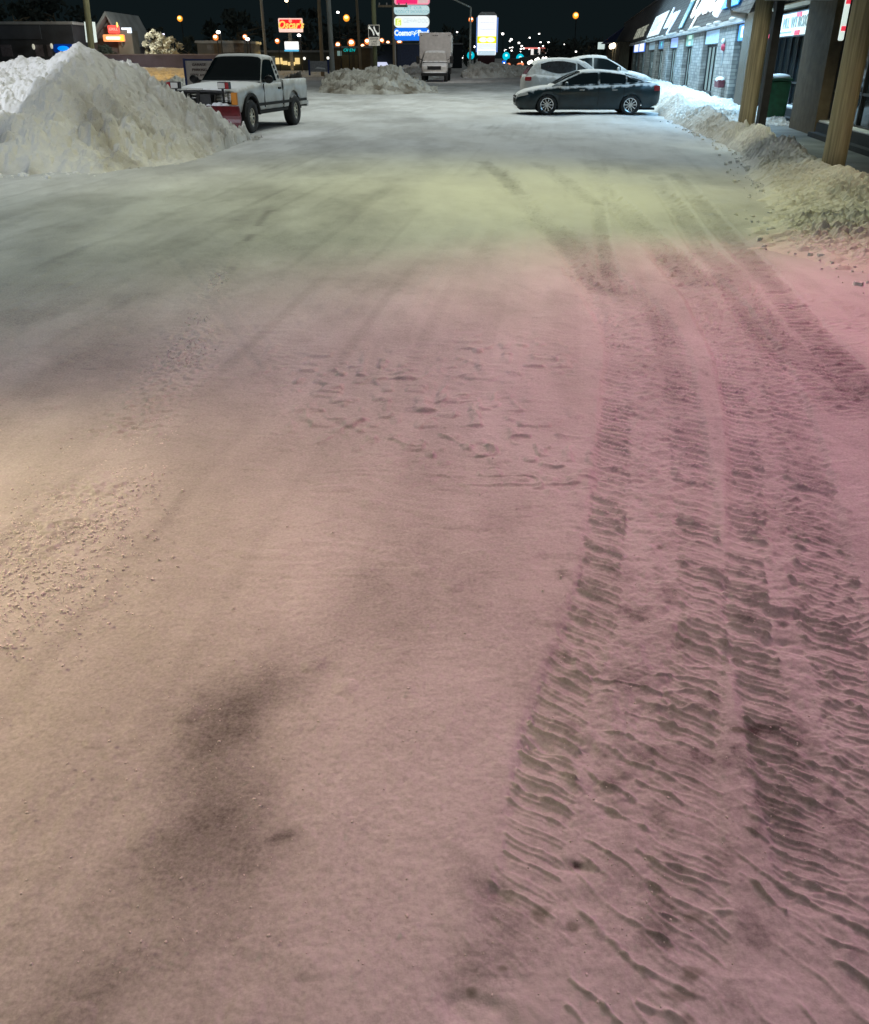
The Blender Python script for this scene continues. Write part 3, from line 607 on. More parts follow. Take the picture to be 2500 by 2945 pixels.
# end sign, posters, wreath, bin, stand-in red box
q = P(1730, 131, 128)
e = empty('projecting_sign', q, 0, 'small white lit sign projecting from the far end of the strip', 'sign')
m = MB(); m.rrect(.85, .8, .06, 0, .2); m.build('face', glow('lit_white_panel', (0, 0, 0), 1), e)
m = MB(); m.box((.48, .02, -.3), (.56, .15, .55)); m.box((.5, .05, .3), (6, .12, .38)); m.build('bracket', LFRAME, e)
rp = random.Random(12)
POST = [glow('poster_'+n, c, .7) for n, c in (('yellow', (.75, .65, .2)), ('blue', (.08, .35, .65)), ('white', (.65, .72, .72)), ('cream', (.7, .6, .42)), ('green', (.3, .6, .4)))]
def poster(t, z, w, h, m, label):
    e = empty('poster', B(t, 5.68, z), -AL-pi/2, label, 'poster', 'posters in the shop window')
    k = MB(); k.rrect(w, h, .02, -.01, .01); k.build('sheet', m, e)
    k = MB(); k.box((-w*.3, -.016, h*.05), (w*.3, -.012, h*.2)); k.box((-w*.3, -.016, -h*.25), (w*.2, -.012, -h*.15)); k.build('print', mat('poster_ink', (.08, .12, .25), .6), e)
for i, (t, z, w, h, k, lb) in enumerate(((34.0, 1.85, .8, .35, 0, 'yellow poster at the top of the shop window beside the column'), (34.2, 1.4, .7, .45, 2, 'white poster below the yellow one in the shop window'), (35.0, 1.45, .5, .5, 3, 'cream poster in the upper part of the poster covered window'), (34.6, .95, .6, .35, 4, 'pale green poster in the middle of the poster covered window'), (35.1, .95, .5, .3, 0, 'amber poster in the middle of the poster covered window'), (34.7, .5, 1.2, .5, 1, 'large blue poster at the foot of the poster covered window'))):
    poster(t, z, w, h, POST[k], lb)
e = empty('wall_bell', B(37.9, 5.41, 2.0), -AL-pi/2, 'small red alarm bell with a white cap on the stone pier', 'alarm bell')
m = MB(); m.lathe([(0, -.12), (.1, -.11), (.13, -.04), (.14, 0)], 14); m.build('bell', mat('bell_red', (.4, .02, .05), .5), e, smooth=True)
m = MB(); m.ball((0, -.06, .2), .1, .08, .1); m.build('lamp', mat('bell_white', (.75, .75, .75), .5), e, smooth=True)
m = MB(); m.box((-.02, -.03, -.6), (.02, -.001, -.12)); m.build('conduit', LFRAME, e)
e = empty('red_stand_in_box', B(37.0, 5.28, .78), -AL-pi/2, 'snow capped dark red box standing in for reddish marks on the stone pier', 'planter')  # made-up box in place of reddish marks on the pier
m = MB(); m.box((-.5, -.11, -.1), (.5, .11, .16), tap=-.05); m.build('red_block', mat('stand_in_red', (.13, .03, .04), .8, noise=.4, snow=.15), e, bevel=.02)
m = MB(); m.ball((0, 0, .16), .55, .15, .10, 16, 8); m.build('snow_cap', SNOWP, e, smooth=True)
e = empty('litter_bin', B(26.6, 5.3, .13), -AL, 'dark green litter bin with a snow capped lid by the shop glass', 'litter bin')
m = MB(); m.box((-.25, -.26, 0), (.25, .26, .98), tap=-.12); m.build('body', mat('bin_green', (.008, .085, .04), .5, noise=.3, bump=.1), e, bevel=.04)
m = MB(); m.box((-.31, -.31, .985), (.31, .31, 1.06)); m.build('lid', mat('bin_lid', (.01, .06, .03), .5, noise=.2), e, bevel=.03)
m = MB(); m.ball((0, 0, 1.07), .3, .3, .09, 14, 6); m.build('snow_cap', SNOWP, e, smooth=True)
m = MB(); m.box((-.33, -.2, .8), (-.27, .2, .86)); m.build('handle', LFRAME, e)
# ------------------------------------------------------------------ vehicles (forward = +x, left = +y)
TYRE = mat('tyre_rubber', (.018, .018, .018), .85, noise=.3, bump=.3, snow=.12)
ARCH = mat('arch_black', (.012, .012, .012), .9)
CARGL = mat('car_glass', (.006, .011, .013), .12, spec=.12)
CHROME = mat('chrome', (.6, .6, .6), .25, .9, noise=.1)
REDL = mat('tail_red', (.25, .01, .015), .25)
LENS = mat('lamp_lens', (.5, .5, .48), .15, spec=.8)
def lerp(tab, x): return float(np.interp(x, [p[0] for p in tab], [p[1] for p in tab]))
def sm(tab, x, r=.06): return (lerp(tab, x-r)+lerp(tab, x)*2+lerp(tab, x+r))/4
class Car:
    def __init__(s, root, wid, sill, deck, roof, axles, R, W=None):
        s.root, s.wid, s.sill, s.deck, s.roof, s.ax, s.R = root, wid, sill, deck, roof, axles, R
    def body(s, m, step=.03, name='body'):
        x0, x1 = s.deck[0][0], s.deck[-1][0]; xs = np.arange(x0, x1+1e-4, step); mb = MB(); n = None
        for x in xs:
            w = sm(s.wid, x); zs = sm(s.sill, x); zt = sm(s.deck, x, .04); za = 0
            for a in s.ax:
                if abs(x-a) < s.R: za = max(za, s.Rz+sqrt(s.R**2-(x-a)**2))
            pts = [(w-.04, zs), (w-.01, zs+.06), (w, zs+.55*(zt-zs)*.6), (w+.012, zs+.62*(zt-zs)), (w-.01, zt-.13*(zt-zs)-.03), (w-.05, zt-.02), (w*.8, zt+.005), (w*.45, zt+.02), (0, zt+.028)]
            pts = [(y, min(max(z, za), zt+.03)) for y, z in pts]
            sec = [(x, -y, z) for y, z in pts]+[(x, y, z) for y, z in pts[-2::-1]]
            n = len(sec); mb.v += sec
        k = len(xs)
        for i in range(k-1):
            for j in range(n-1): mb.f.append((i*n+j, i*n+j+1, (i+1)*n+j+1, (i+1)*n+j))
        mb.f.append(tuple(range(n))[::-1]); mb.f.append(tuple((k-1)*n+j for j in range(n)))
        return mb.build(name, m, s.root, smooth=True)
    Rz = .33
    def S(s, x, u):
        zb = sm(s.deck, x)-.015; zr = sm(s.roof, x, .09); h = max(zr-zb, .001); wb = sm(s.wid, x)-.05; tum = s.tum*min(1, h/s.H)
        prof = [(0, 0, 0), (.5, .86, 1), (.62, .955, 1.22), (.78, .99, 2.0), (1, 1, None)]
        us = [p[0] for p in prof]; zf = np.interp(u, us, [p[1] for p in prof])
        wr = wb-tum; ys = [wb, wr, wr-.07, wr*.62, 0]
        return Vector((x, float(np.interp(u, us, ys)), zb+h*float(zf)))
    def cabin(s, x0, x1, m, step=.04, nu=18, name='cabin'):
        xs = np.arange(x0, x1+1e-4, step); us = np.linspace(0, 1, nu); mb = MB()
        for x in xs:
            L_ = [s.S(x, u) for u in us]; mb.v += [(p.x, -p.y, p.z) for p in L_]+[(p.x, p.y, p.z) for p in L_[-2::-1]]
        n = 2*nu-1
        for i in range(len(xs)-1):
            for j in range(n-1): mb.f.append((i*n+j, i*n+j+1, (i+1)*n+j+1, (i+1)*n+j))
        return mb.build(name, m, s.root, smooth=True)
    def patch(s, xa, xb, ua, ub, side, m, name, off=.008, nx=14, nu=8, shape=None):
        """a pane lying on the cabin skin; side -1/1, or 0 for a pane across the centre line"""
        mb = MB(); rows = []
        for i in range(nx+1):
            x = xa+(xb-xa)*i/nx; row = []
            lo, hi = (ua, ub) if not shape else shape(i/nx)
            uu = [lo+(hi-lo)*j/nu for j in range(nu+1)]
            P_ = [(s.S(x, u), 1, u) for u in uu]
            if side == 0: P_ = [(p, -1, u) for p, _, u in P_]+[(p, 1, u) for p, _, u in P_[-2::-1]]
            for p, sg, u in P_:
                e = .02; du = s.S(x, min(1, u+e))-s.S(x, max(0, u-e)); dx = s.S(x+e, u)-s.S(x-e, u); nn = dx.cross(du).normalized()
                if nn.y < 0 or (abs(nn.y) < .2 and nn.z < 0): nn = -nn
                q = p+nn*off; sgn = sg if side == 0 else side
                row.append((q.x, q.y*sgn, q.z))
            rows.append(row)
        n = len(rows[0])
        for r in rows: mb.v += r
        for i in range(nx):
            for j in range(n-1): mb.f.append((i*n+j, i*n+j+1, (i+1)*n+j+1, (i+1)*n+j))
        return mb.build(name, m, s.root, smooth=True)
def wheel(root, x, y, R, wd, rim_m, spokes=10, side=1, rimr=.68, snowy=False):
    Mx = Matrix.Translation((x, y, R))
    prof = [(R*rimr, -wd/2), (R*.93, -wd/2), (R, -wd*.36), (R, wd*.36), (R*.93, wd/2), (R*rimr, wd/2), (R*rimr*.95, 0), (R*rimr, -wd/2)]
    w = empty('wheel', (x, y, R)); w.parent = root
    t = MB(); t.lathe(prof, 30); t.build('tyre', TYRE, w, smooth=True)
    d = MB(); o = side*wd*.36
    d.lathe([(0, o*.6), (R*rimr*.97, o*.6)], 24); d.build('hub_back', ARCH, w)
    r = MB(); r.lathe([(R*rimr*.88, o*1.0), (R*rimr*.99, o*1.12), (R*rimr*.99, o*.4)], 30)
    r.lathe([(0, o*1.1), (R*.14, o*1.08), (R*.16, o*.8)], 16)
    for i in range(spokes):
        a = 2*pi*i/spokes; M = Matrix.Rotation(a, 4, 'Y')
        r.box((R*.1, min(o*.8, o*1.05), -R*.045), (R*rimr*.93, max(o*.8, o*1.05), R*.045), M)
    r.build('rim', rim_m, w); return w
def sedan(name, loc, rz, paint, label, length=1.0, glassm=CARGL, rim=CHROME):
    e = empty(name, loc, rz, label, 'car')
    hw = .92
    wid = [(-2.46, .60), (-2.42, .74), (-2.2, .86), (-1.8, hw), (0, hw+.01), (1.5, hw-.01), (2.0, .86), (2.3, .75), (2.44, .58), (2.46, .5)]
    sill = [(-2.46, .5), (-2.4, .34), (-2.1, .25), (-1.2, .2), (1.4, .19), (2.1, .2), (2.4, .24), (2.46, .34)]
    deck = [(-2.46, .86), (-2.40, 1.0), (-2.2, 1.045), (-1.75, 1.045), (-1.3, 1.0), (.5, .95), (1.0, .955), (1.6, .90), (2.1, .80), (2.36, .68), (2.46, .55)]
    roof = [(-2.2, 1.045), (-1.95, 1.08), (-1.5, 1.245), (-1.05, 1.385), (-.5, 1.45), (-.1, 1.46), (.25, 1.43), (.75, 1.22), (1.2, .97), (1.3, .93)]
    c = Car(e, wid, sill, deck, roof, (-1.44, 1.40), .375); c.tum = .20; c.H = .5; c.Rz = .30
    c.body(paint); c.cabin(-2.1, 1.26, paint)
    for sd in (-1, 1):
        c.patch(-.28, .92, .05, .47, sd, glassm, 'side_window', shape=lambda f: (.06, .46-.22*max(0, f-.6)))
        c.patch(-1.22, -.36, .05, .47, sd, glassm, 'side_window')
        c.patch(-1.62, -1.27, .1, .46, sd, glassm, 'quarter_window', shape=lambda f: (.12, .2+.26*f))
        for i, ax in enumerate((-1.44, 1.40)): wheel(e, ax, sd*.80, .335, .22, rim, 10, sd)
        m = MB(); m.ball((.78, sd*.99, 1.0), .06, .10, .075, 10, 6); m.build('mirror', paint, e, smooth=True)
        m = MB(); m.add([(2.05, sd*.80, .74), (2.34, sd*.70, .66), (2.41, sd*.60, .60), (2.36, sd*.70, .575), (2.02, sd*.86, .66)], [(0, 1, 2, 3, 4)] if sd < 0 else [(4, 3, 2, 1, 0)]); mm = m.build('headlight', LENS, e); mm.location = (.03, sd*.03, .005)
        m = MB(); m.box((-2.40, sd*.78-.07, .78), (-2.2, sd*.78+.09, .95)); m.build('tail_light', REDL, e, bevel=.03)
        m = MB(); m.box((-1.72, sd*.90, .47), (-1.72+.9*0+.002, sd*.901, .472)); 
        for hx in (-1.18, -.32, .98):
            k = MB(); k.box((hx-.006, sd*.925-.012, .32), (hx+.006, sd*.925+.012, .90)); k.build('door_seam', ARCH, e)
        for hx in (-.95, .15):
            k = MB(); k.box((hx, sd*.925-.015, .80), (hx+.18, sd*.925+.015, .83)); k.build('door_handle', CHROME, e)
    c.patch(.32, 1.16, .53, 1, 0, glassm, 'windshield'); c.patch(-2.02, -1.2, .53, 1, 0, glassm, 'rear_window')
    m = MB(); m.box((2.40, -.45, .38), (2.475, .45, .62)); m.build('grille', ARCH, e, bevel=.02)
    m = MB(); m.box((2.44, -.5, .55), (2.485, .5, .575)); m.build('chrome_strip', CHROME, e)
    m = MB(); m.box((-2.3, -.75, .17), (2.3, .75, .24)); m.build('underbody', ARCH, e)
    for ax in (-1.44, 1.40):
        m = MB(); m.box((ax-.36, -.72, .2), (ax+.36, .72, .66)); m.build('wheel_well', ARCH, e)
    return e
PAINTD = mat('dark_teal_paint', (.010, .022, .026), .28, noise=.4, nscale=3, spec=.5, snow=.42)
SNOWCAR = mat('snow_coated_paint', (.40, .40, .39), .6, noise=.12, nscale=4, snow=.55)
FROSTGL = mat('frosted_glass', (.016, .02, .024), .25, noise=.5, nscale=9, snow=.05)
a = G(1567, 331); b = G(1813, 331); mid = (a+b)/2
sedan('parked_sedan', (mid.x-.0, mid.y+.80, 0), pi-.015, PAINTD, 'dark teal sedan dusted with snow, backed towards the snow berm').scale = (.945, .95, .91)
def suv(loc, rz, label):
    e = empty('parked_suv', loc, rz, label, 'car'); hw = .94
    wid = [(-2.33, .70), (-2.28, .80), (-2.0, .89), (-1.5, hw), (1.5, hw), (2.0, .86), (2.25, .72), (2.35, .5)]
    sill = [(-2.33, .5), (-2.2, .32), (-1.5, .26), (1.5, .25), (2.35, .35)]
    deck = [(-2.33, .95), (-2.27, 1.10), (-1.9, 1.17), (-1.0, 1.10), (.6, 1.05), (1.1, 1.07), (1.7, 1.02), (2.15, .9), (2.35, .7)]
    roof = [(-2.30, 1.02), (-2.2, 1.2), (-1.95, 1.48), (-1.75, 1.60), (-1.3, 1.67), (-.6, 1.69), (.1, 1.65), (.5, 1.52), (.95, 1.24), (1.3, 1.08)]
    c = Car(e, wid, sill, deck, roof, (-1.35, 1.38), .40); c.tum = .24; c.H = .6; c.Rz = .33
    c.body(SNOWCAR); c.cabin(-2.28, 1.25, SNOWCAR)
    for sd in (-1, 1):
        c.patch(-1.62, -.02, .06, .46, sd, FROSTGL, 'side_window', shape=lambda f: (.30-.22*sin(pi*min(1, f*.75+.12)), .30+.17*sin(pi*min(1, f*.55+.22))))
        c.patch(.04, .86, .1, .46, sd, FROSTGL, 'side_window', shape=lambda f: (.10, .44-.25*f))
        for ax in (-1.35, 1.38): wheel(e, ax, sd*.82, .36, .24, CHROME, 5, sd)
        m = MB(); m.box((-2.32, sd*.80-.09, .92), (-2.02, sd*.80+.10, 1.06)); m.build('tail_light', REDL, e, bevel=.04)
        m = MB(); m.ball((.85, sd*1.02, 1.1), .07, .11, .09, 10, 6); m.build('mirror', SNOWCAR, e, smooth=True)
    c.patch(.35, 1.15, .53, 1, 0, SNOWCAR, 'windshield', .012); c.patch(-2.24, -1.95, .53, 1, 0, FROSTGL, 'rear_window')
    m = MB(); m.box((-2.1, -.8, .25), (2.1, .8, .34)); m.build('underbody', ARCH, e)
    for ax in (-1.35, 1.38):
        m = MB(); m.box((ax-.39, -.74, .3), (ax+.39, .74, .72)); m.build('wheel_well', ARCH, e)
    return e
bpy.data.objects[suv((5.12, 36.0, 0), .02, 'snow coated white SUV standing just behind the dark sedan').name].scale = (.80, .95, .985)
sedan('parked_sedan', (6.75, 40.6, .1), .0, SNOWCAR, 'third car under thick blue lit snow, half hidden behind the SUV').scale = (.92, 1, 1.14)

# --- pickup with plough
WPAINT = mat('white_truck_paint', (.60, .61, .59), .4, noise=.10, nscale=3.5, snow=.28, rust=(.40, .385, .35))
CREAM = mat('cream_rim', (.55, .52, .42), .5, noise=.15)
BLKM = mat('black_steel', (.015, .015, .016), .45, .4, noise=.4)
PLRED = mat('plough_red', (.10, .004, .008), .45, noise=.35, snow=.08)
AMBER = mat('amber_lens', (.55, .20, .01), .3)
def pickup(loc, rz, sc):
    e = empty('pickup_truck', loc, rz, 'white plough pickup truck with red blade raised behind the big snow pile', 'pickup truck'); e.scale = (sc, sc, sc)
    hw = .90
    # front clip and cab lower body
    wid = [(-.75, hw), (1.9, hw), (2.35, hw-.02), (2.45, hw-.05)]
    sill = [(-.75, .52), (2.45, .52)]
    deck = [(-.75, 1.17), (.55, 1.16), (.75, 1.17), (1.6, 1.13), (2.3, 1.06), (2.45, 1.0)]
    roof = [(-.75, 1.80), (-.62, 1.83), (0, 1.85), (.1, 1.83), (.70, 1.18), (.8, 1.15)]
    c = Car(e, wid, sill, deck, roof, (1.62,), .52); c.Rz = .42; c.tum = .17; c.H = .65
    c.body(WPAINT); cab = c.cabin(-.75, .76, WPAINT)
    m = MB(); m.box((-.76, -.72, 1.15), (-.745, .72, 1.78)); m.build('cab_back', WPAINT, e)
    c.patch(.14, .69, .515, 1, 0, CARGL, 'windshield', .01)
    for sd in (-1, 1):
        c.patch(-.42, .60, .02, .47, sd, CARGL, 'side_window', .01, shape=lambda f: (.03, .46))
        # roof pillar with four round holes
        for i in range(4):
            t = i/3; q = c.S(-.52-.12*t, .40-.30*t); k = MB(); k.lathe([(0, 0), (.05, .0), (.06, -.02*sd)], 12, Matrix.Translation((q.x, (q.y+.012)*sd, q.z))); k.build('round_hole', ARCH, e)
        wheel(e, 1.62, sd*.80, .395, .26, CREAM, 8, sd, .52); wheel(e, -1.62, sd*.80, .395, .26, CREAM, 8, sd, .52)
        m = MB()
        for j in range(13):
            a0 = pi*j/12; a1 = pi*(j+1)/12
            if j < 12:
                for ax in (1.62,):
                    p = [(ax+.53*cos(a0), .42+.53*sin(a0)), (ax+.53*cos(a1), .42+.53*sin(a1)), (ax+.46*cos(a1), .42+.46*sin(a1)), (ax+.46*cos(a0), .42+.46*sin(a0))]
                    y0, y1 = sd*(hw-.03), sd*(hw+.05)
                    m.add([(x, y0, z) for x, z in p]+[(x, y1, z) for x, z in p], [(0, 1, 2, 3), (7, 6, 5, 4), (0, 4, 5, 1), (3, 2, 6, 7)])
        m.build('wheel_arch_trim', ARCH, e)
        m = MB(); m.box((-2.6, sd*hw-.02, .62), (2.0, sd*hw+.02, .69)); m.box((-1.05, sd*hw-.05, .44), (1.05, sd*hw+.0, .5)); m.build('side_moulding', ARCH, e)
        for hx in (-.70, .66):
            k = MB(); k.box((hx-.007, sd*hw-.012, .58), (hx+.007, sd*hw+.016, 1.14)); k.build('door_seam', ARCH, e)
        k = MB(); k.box((-.55, sd*hw-.01, .98), (-.38, sd*hw+.03, 1.03)); k.build('door_handle', ARCH, e)
        m = MB(); m.ball((.66, sd*1.06, 1.24), .07, .13, .10, 10, 6); m.tube([(.62, sd*.86, 1.2), (.65, sd*1.0, 1.22)], .025, 6); m.build('mirror', BLKM, e, smooth=True)
        # headlamps
        m = MB(); m.box((2.44, sd*.55-.2, .80), (2.475, sd*.55+.2, .96)); m.build('headlight', LENS, e, bevel=.01)
        m = MB(); m.box((2.40, sd*.83-.08, .70), (2.47, sd*.83+.07, .98)); m.build('turn_signal', AMBER, e, bevel=.01)
        m = MB(); m.box((-2.72, sd*.80-.06, .80), (-2.66, sd*.80+.07, 1.12)); m.build('tail_light', REDL, e)
        # bed wall with wheel opening
        m = MB(); xs = np.arange(-2.68, -.79, .03); n = 0
        for x in xs:
            za = .52
            if abs(x+1.62) < .50: za = max(za, .42+sqrt(.5**2-(x+1.62)**2))
            m.v += [(x, sd*(hw-.02), za), (x, sd*hw, za+.03), (x, sd*(hw+.01), max(.95, za+.04)), (x, sd*hw, 1.2), (x, sd*(hw-.09), 1.215), (x, sd*(hw-.1), .75)]
        for i in range(len(xs)-1):
            for j in range(5): m.f.append((i*6+j, i*6+j+1, (i+1)*6+j+1, (i+1)*6+j))
        m.f += [tuple(range(6)), tuple((len(xs)-1)*6+j for j in range(6))]
        m.build('bed_side', WPAINT, e, smooth=True)
        # plough lamps on brackets
        m = MB(); m.tube([(2.62, sd*.62, .7), (2.62, sd*.62, 1.12)], .03, 6); m.build('lamp_bracket', BLKM, e)
        pl = MB(); pl.box((2.52, sd*.66-.15, 1.06), (2.68, sd*.66+.15, 1.22)); pl = pl.build('plough_lamp', BLKM, e, bevel=.02)
        m = MB(); m.box((2.684, sd*.62-.09, 1.08), (2.70, sd*.62+.09, 1.20)); m.build('lens', LENS, pl)
        m = MB(); m.box((2.684, sd*.77-.05, 1.07), (2.695, sd*.77+.04, 1.21)); m.build('marker', REDL, pl)
    m = MB(); m.box((-2.70, -.9, .55), (-2.64, .9, 1.2)); m.build('tailgate', WPAINT, e, bevel=.01)
    m = MB(); m.box((-2.64, -.82, .70), (-.78, .82, .78)); m.build('bed_floor', SNOWP, e)
    m = MB(); m.box((-2.85, -.88, .45), (-2.72, .88, .6)); m.build('rear_bumper', CHROME, e, bevel=.02)
    m = MB(); m.box((-2.7, -.7, .40), (2.3, .7, .56)); m.build('chassis', ARCH, e)
    for ax in (1.62, -1.62):
        m = MB(); m.box((ax-.5, -.66, .5), (ax+.5, .66, .9)); m.build('wheel_well', ARCH, e)
    m = MB(); m.box((2.43, -.74, .72), (2.46, .74, .98)); m.build('grille', ARCH, e)
    m = MB()
    for z in (.78, .86, .93): m.box((2.462, -.74, z-.012), (2.476, .74, z+.012))
    m.build('grille_bar', CHROME, e)
    m = MB(); m.box((2.40, -.92, .50), (2.58, .92, .66)); m.build('front_bumper', CHROME, e, bevel=.03)
    m = MB(); m.tube([(2.62, -.62, .98), (2.66, -.3, 1.0), (2.66, .3, 1.0), (2.62, .62, .98)], .04, 8); m.tube([(2.62, -.62, .6), (2.62, .62, .6)], .05, 8)
    m.tube([(2.66, .0, 1.0), (2.85, 0, .5)], .06, 8); m.tube([(2.6, -.4, .95), (2.72, -.35, .5)], .05, 8); m.tube([(2.6, .4, .95), (2.72, .35, .5)], .05, 8); m.box((2.56, .08, .62), (2.8, .36, .95)); m.box((2.6, -.36, .55), (2.78, -.1, .85))
    m.build('plough_frame', BLKM, e, smooth=False)
    m = MB(); m.box((2.66, -.3, 1.04), (2.74, .12, 1.075)); m.build('frame_bar', CHROME, e)
    # curved blade
    m = MB(); n = 9; prof = [(3.02+.16*cos(pi*.5+pi*i/(n-1)*.9), .12+.62*i/(n-1)) for i in range(n)]
    prof = [(3.05-.20*sin(pi*.75*i/(n-1)+.15), .10+.60*i/(n-1)) for i in range(n)]
    for y in (-1.12, 1.12): m.v += [(x, y, z) for x, z in prof]+[(x-.05, y, z) for x, z in prof[::-1]]
    k = 2*n
    for i in range(k): m.f.append((i, (i+1) % k, k+(i+1) % k, k+i))
    m.f += [tuple(range(k))[::-1], tuple(range(k, 2*k))]
    for y in (-.9, -.3, .3, .9): m.box((2.72, y-.03, .15), (2.83, y+.03, .66))
    bl = m.build('plough_blade', PLRED, e)
    m = MB()
    for i in range(7): m.ball((2.70+.03*(i % 2), -.1+.13*i, .70), .10, .10, .05+.015*(i % 3), 9, 6)
    m.build('snow_cap', SNOWP, bl, smooth=True)
    return e
TH = radians(90+11.0)   # heading of the truck: towards the viewer
fw = G(729, 383)
sc_t = .95
hd = Vector((-sin(radians(12)), -cos(radians(12)), 0)); lf = Vector((-hd.y, hd.x, 0))   # heading, its left side
org = fw-hd*1.62*sc_t-lf*.90*sc_t
pickup((org.x, org.y, 0), math.atan2(hd.y, hd.x), sc_t)

# --- snow covered box truck
def boxtruck():
    q = (G(1195, 235)+G(1290, 235))/2; e = empty('box_truck', (q.x+.25, q.y+1, 0), -pi/2-.04, 'white box truck caked with snow, facing the viewer', 'box truck')
    WB = mat('snowy_box', (.43, .41, .40), .8, noise=.15, nscale=2.5, snow=.3)
    m = MB(); m.box((-5.4, -1.22, .95), (0.0, 1.22, 3.35)); box = m.build('cargo_box', WB, e, bevel=.06)
    m = MB()
    for y in (-.15, 0, .15, -1.05, 1.05): m.box((.005, y-.035, 3.12), (.02, y+.035, 3.18))
    m.build('marker_lamp', BLKM, box)
    m = MB()
    for i in range(16): m.box((-5.2+.32*i, 1.225, 2.2-.25*((i*7) % 5)/5), (-4.98+.32*i, 1.245, 3.2-.15*((i*3) % 4)/4))
    m.build('frost_streak', mat('bright_frost', (.72, .78, .77), .9, noise=.1), box)
    wid = [(-.1, 1.0), (1.3, 1.0), (1.75, .95), (1.85, .85)]; sill = [(-.1, .62), (1.85, .62)]
    deck = [(-.1, 1.35), (.7, 1.33), (1.3, 1.25), (1.75, 1.12), (1.85, 1.0)]; roof = [(-.1, 2.15), (.25, 2.15), (.45, 2.05), (1.0, 1.4), (1.1, 1.3)]
    c = Car(e, wid, sill, deck, roof, (1.05,), .48); c.Rz = .42; c.tum = .15; c.H = .8
    SF = mat('frosted_cab', (.44, .42, .40), .85, noise=.2, nscale=3, snow=.35)
    c.body(SF); c.cabin(-.1, 1.08, SF); c.patch(.5, .98, .53, 1, 0, mat('frosted_windshield', (.40, .385, .37), .8, noise=.2, nscale=4), 'windshield')
    for sd in (-1, 1):
        c.patch(0, .75, .08, .45, sd, CARGL, 'side_window', shape=lambda f: (.08, .45-.1*f))
        wheel(e, 1.05, sd*.86, .40, .26, CREAM, 6, sd, .5); wheel(e, -3.6, sd*.9, .42, .4, CREAM, 6, sd, .5)
        m = MB(); m.box((.72, sd*1.28-.13, 1.25), (.84, sd*1.28+.13, 1.75)); m.tube([(.75, sd*.98, 1.5), (.78, sd*1.2, 1.6)], .03, 6); m.build('mirror', BLKM, e, bevel=.02)
        m = MB(); m.box((1.80, sd*.66-.14, .88), (1.875, sd*.66+.14, 1.04)); m.build('headlight', LENS, e)
    m = MB(); m.box((1.78, -.52, .84), (1.87, .52, 1.08)); m.build('grille', ARCH, e)
    m = MB(); m.box((1.74, -1.0, .42), (1.92, 1.0, .62)); m.build('front_bumper', BLKM, e, bevel=.03)
    m = MB(); m.ball((1.86, 0, .66), .1, .95, .06, 14, 6); m.build('snow_cap', SNOWP, e, smooth=True)
    m = MB(); m.box((-5.3, -.5, .6), (1.6, .5, .94)); m.build('chassis', ARCH, e)
    m = MB(); m.box((-3.1, .95, .5), (-.6, 1.2, .93)); m.build('side_tank', BLKM, e)
boxtruck()
# ------------------------------------------------------------------ sign towers
POLEM = mat('galvanised_pole', (.34, .35, .35), .6, .3, noise=.2)
WPOLE = mat('timber_pole', (.20, .17, .12), .9, noise=.4, nscale=2, stretch=(12, 12, .5), bump=.4)
def panel(e, x0, x1, y0, y1, Y, face, d=.25, r=.25, name='face', casing=True):
    a = P(x0, y0, Y); b = P(x1, y1, Y); c = (a+b)/2-e.location; w = abs(b.x-a.x); h = abs(b.z-a.z)
    if casing:
        k = MB(); k.rrect(w+.08, h+.08, r, .02, d); o = k.build('casing', POLEM, e, c)
    k = MB(); k.rrect(w, h, r, -.02, .018); o = k.build(name, face, e, c); return c, w, h
Y1 = 92; base = P(1185, 165, Y1)
e = empty('pylon_sign', (base.x, Y1, 0), 0, 'tall lit pylon sign with pink, white and blue panels behind the box truck', 'pylon sign')
c, w, h = panel(e, 1133, 1236, -62, 13, Y1, glow('pink_panel', (.85, .32, .42), .85))
m = MB(); m.box((-w*.44, -.05, -h*.47), (w*.15, -.025, -h*.22)); m.build('red_band', glow('crimson_band', (.9, .02, .16), .95), e, c)
m = MB(); m.box((-w*.44, -.05, -h*.2), (w*.15, -.025, -h*.13)); m.build('pink_band', glow('pale_pink_band', (1, .55, .6), .95), e, c)
m = MB(); m.box((w*.18, -.05, -h*.44), (w*.45, -.025, h*.2)); m.build('pale_patch', glow('dusty_pink', (.72, .5, .5), .85), e, c)
c, w, h = panel(e, 1133, 1235, 15, 42, Y1, glow('pale_cyan_panel', (.52, .72, .74), .85), r=.3)
LT = mat('slate_letters', (.1, .2, .24), .6, emit=(.22, .36, .40), estr=.7)
text('VISIT  OUR', .36, LT, e, c+Vector((.1, -.04, h*.22)), sx=.95); text('PRODUCT SHOWROOM', .36, LT, e, c+Vector((.05, -.04, -h*.2)), sx=.82)
c, w, h = panel(e, 1133, 1235, 46, 79, Y1, glow('white_sign_panel', (.86, .95, .95), .92), r=.4)
text('GERWOOD', .50, mat('pale_grey_letters', (.3, .36, .38), .6, emit=(.52, .62, .64), estr=.75), e, c+Vector((w*.13, -.04, h*.08)), sx=.90)
text('fine', .17, mat('pale_grey_letters', (0, 0, 0)), e, c+Vector((-w*.2, -.04, -h*.28))); text('cabinets', .17, mat('pale_grey_letters', (0, 0, 0)), e, c+Vector((w*.25, -.04, -h*.28)))
m = MB(); m.box((-w*.46, -.05, -h*.32), (-w*.29, -.025, h*.3)); m.build('logo_square', glow('lime_square', (.66, .78, .16), .85), e, c)
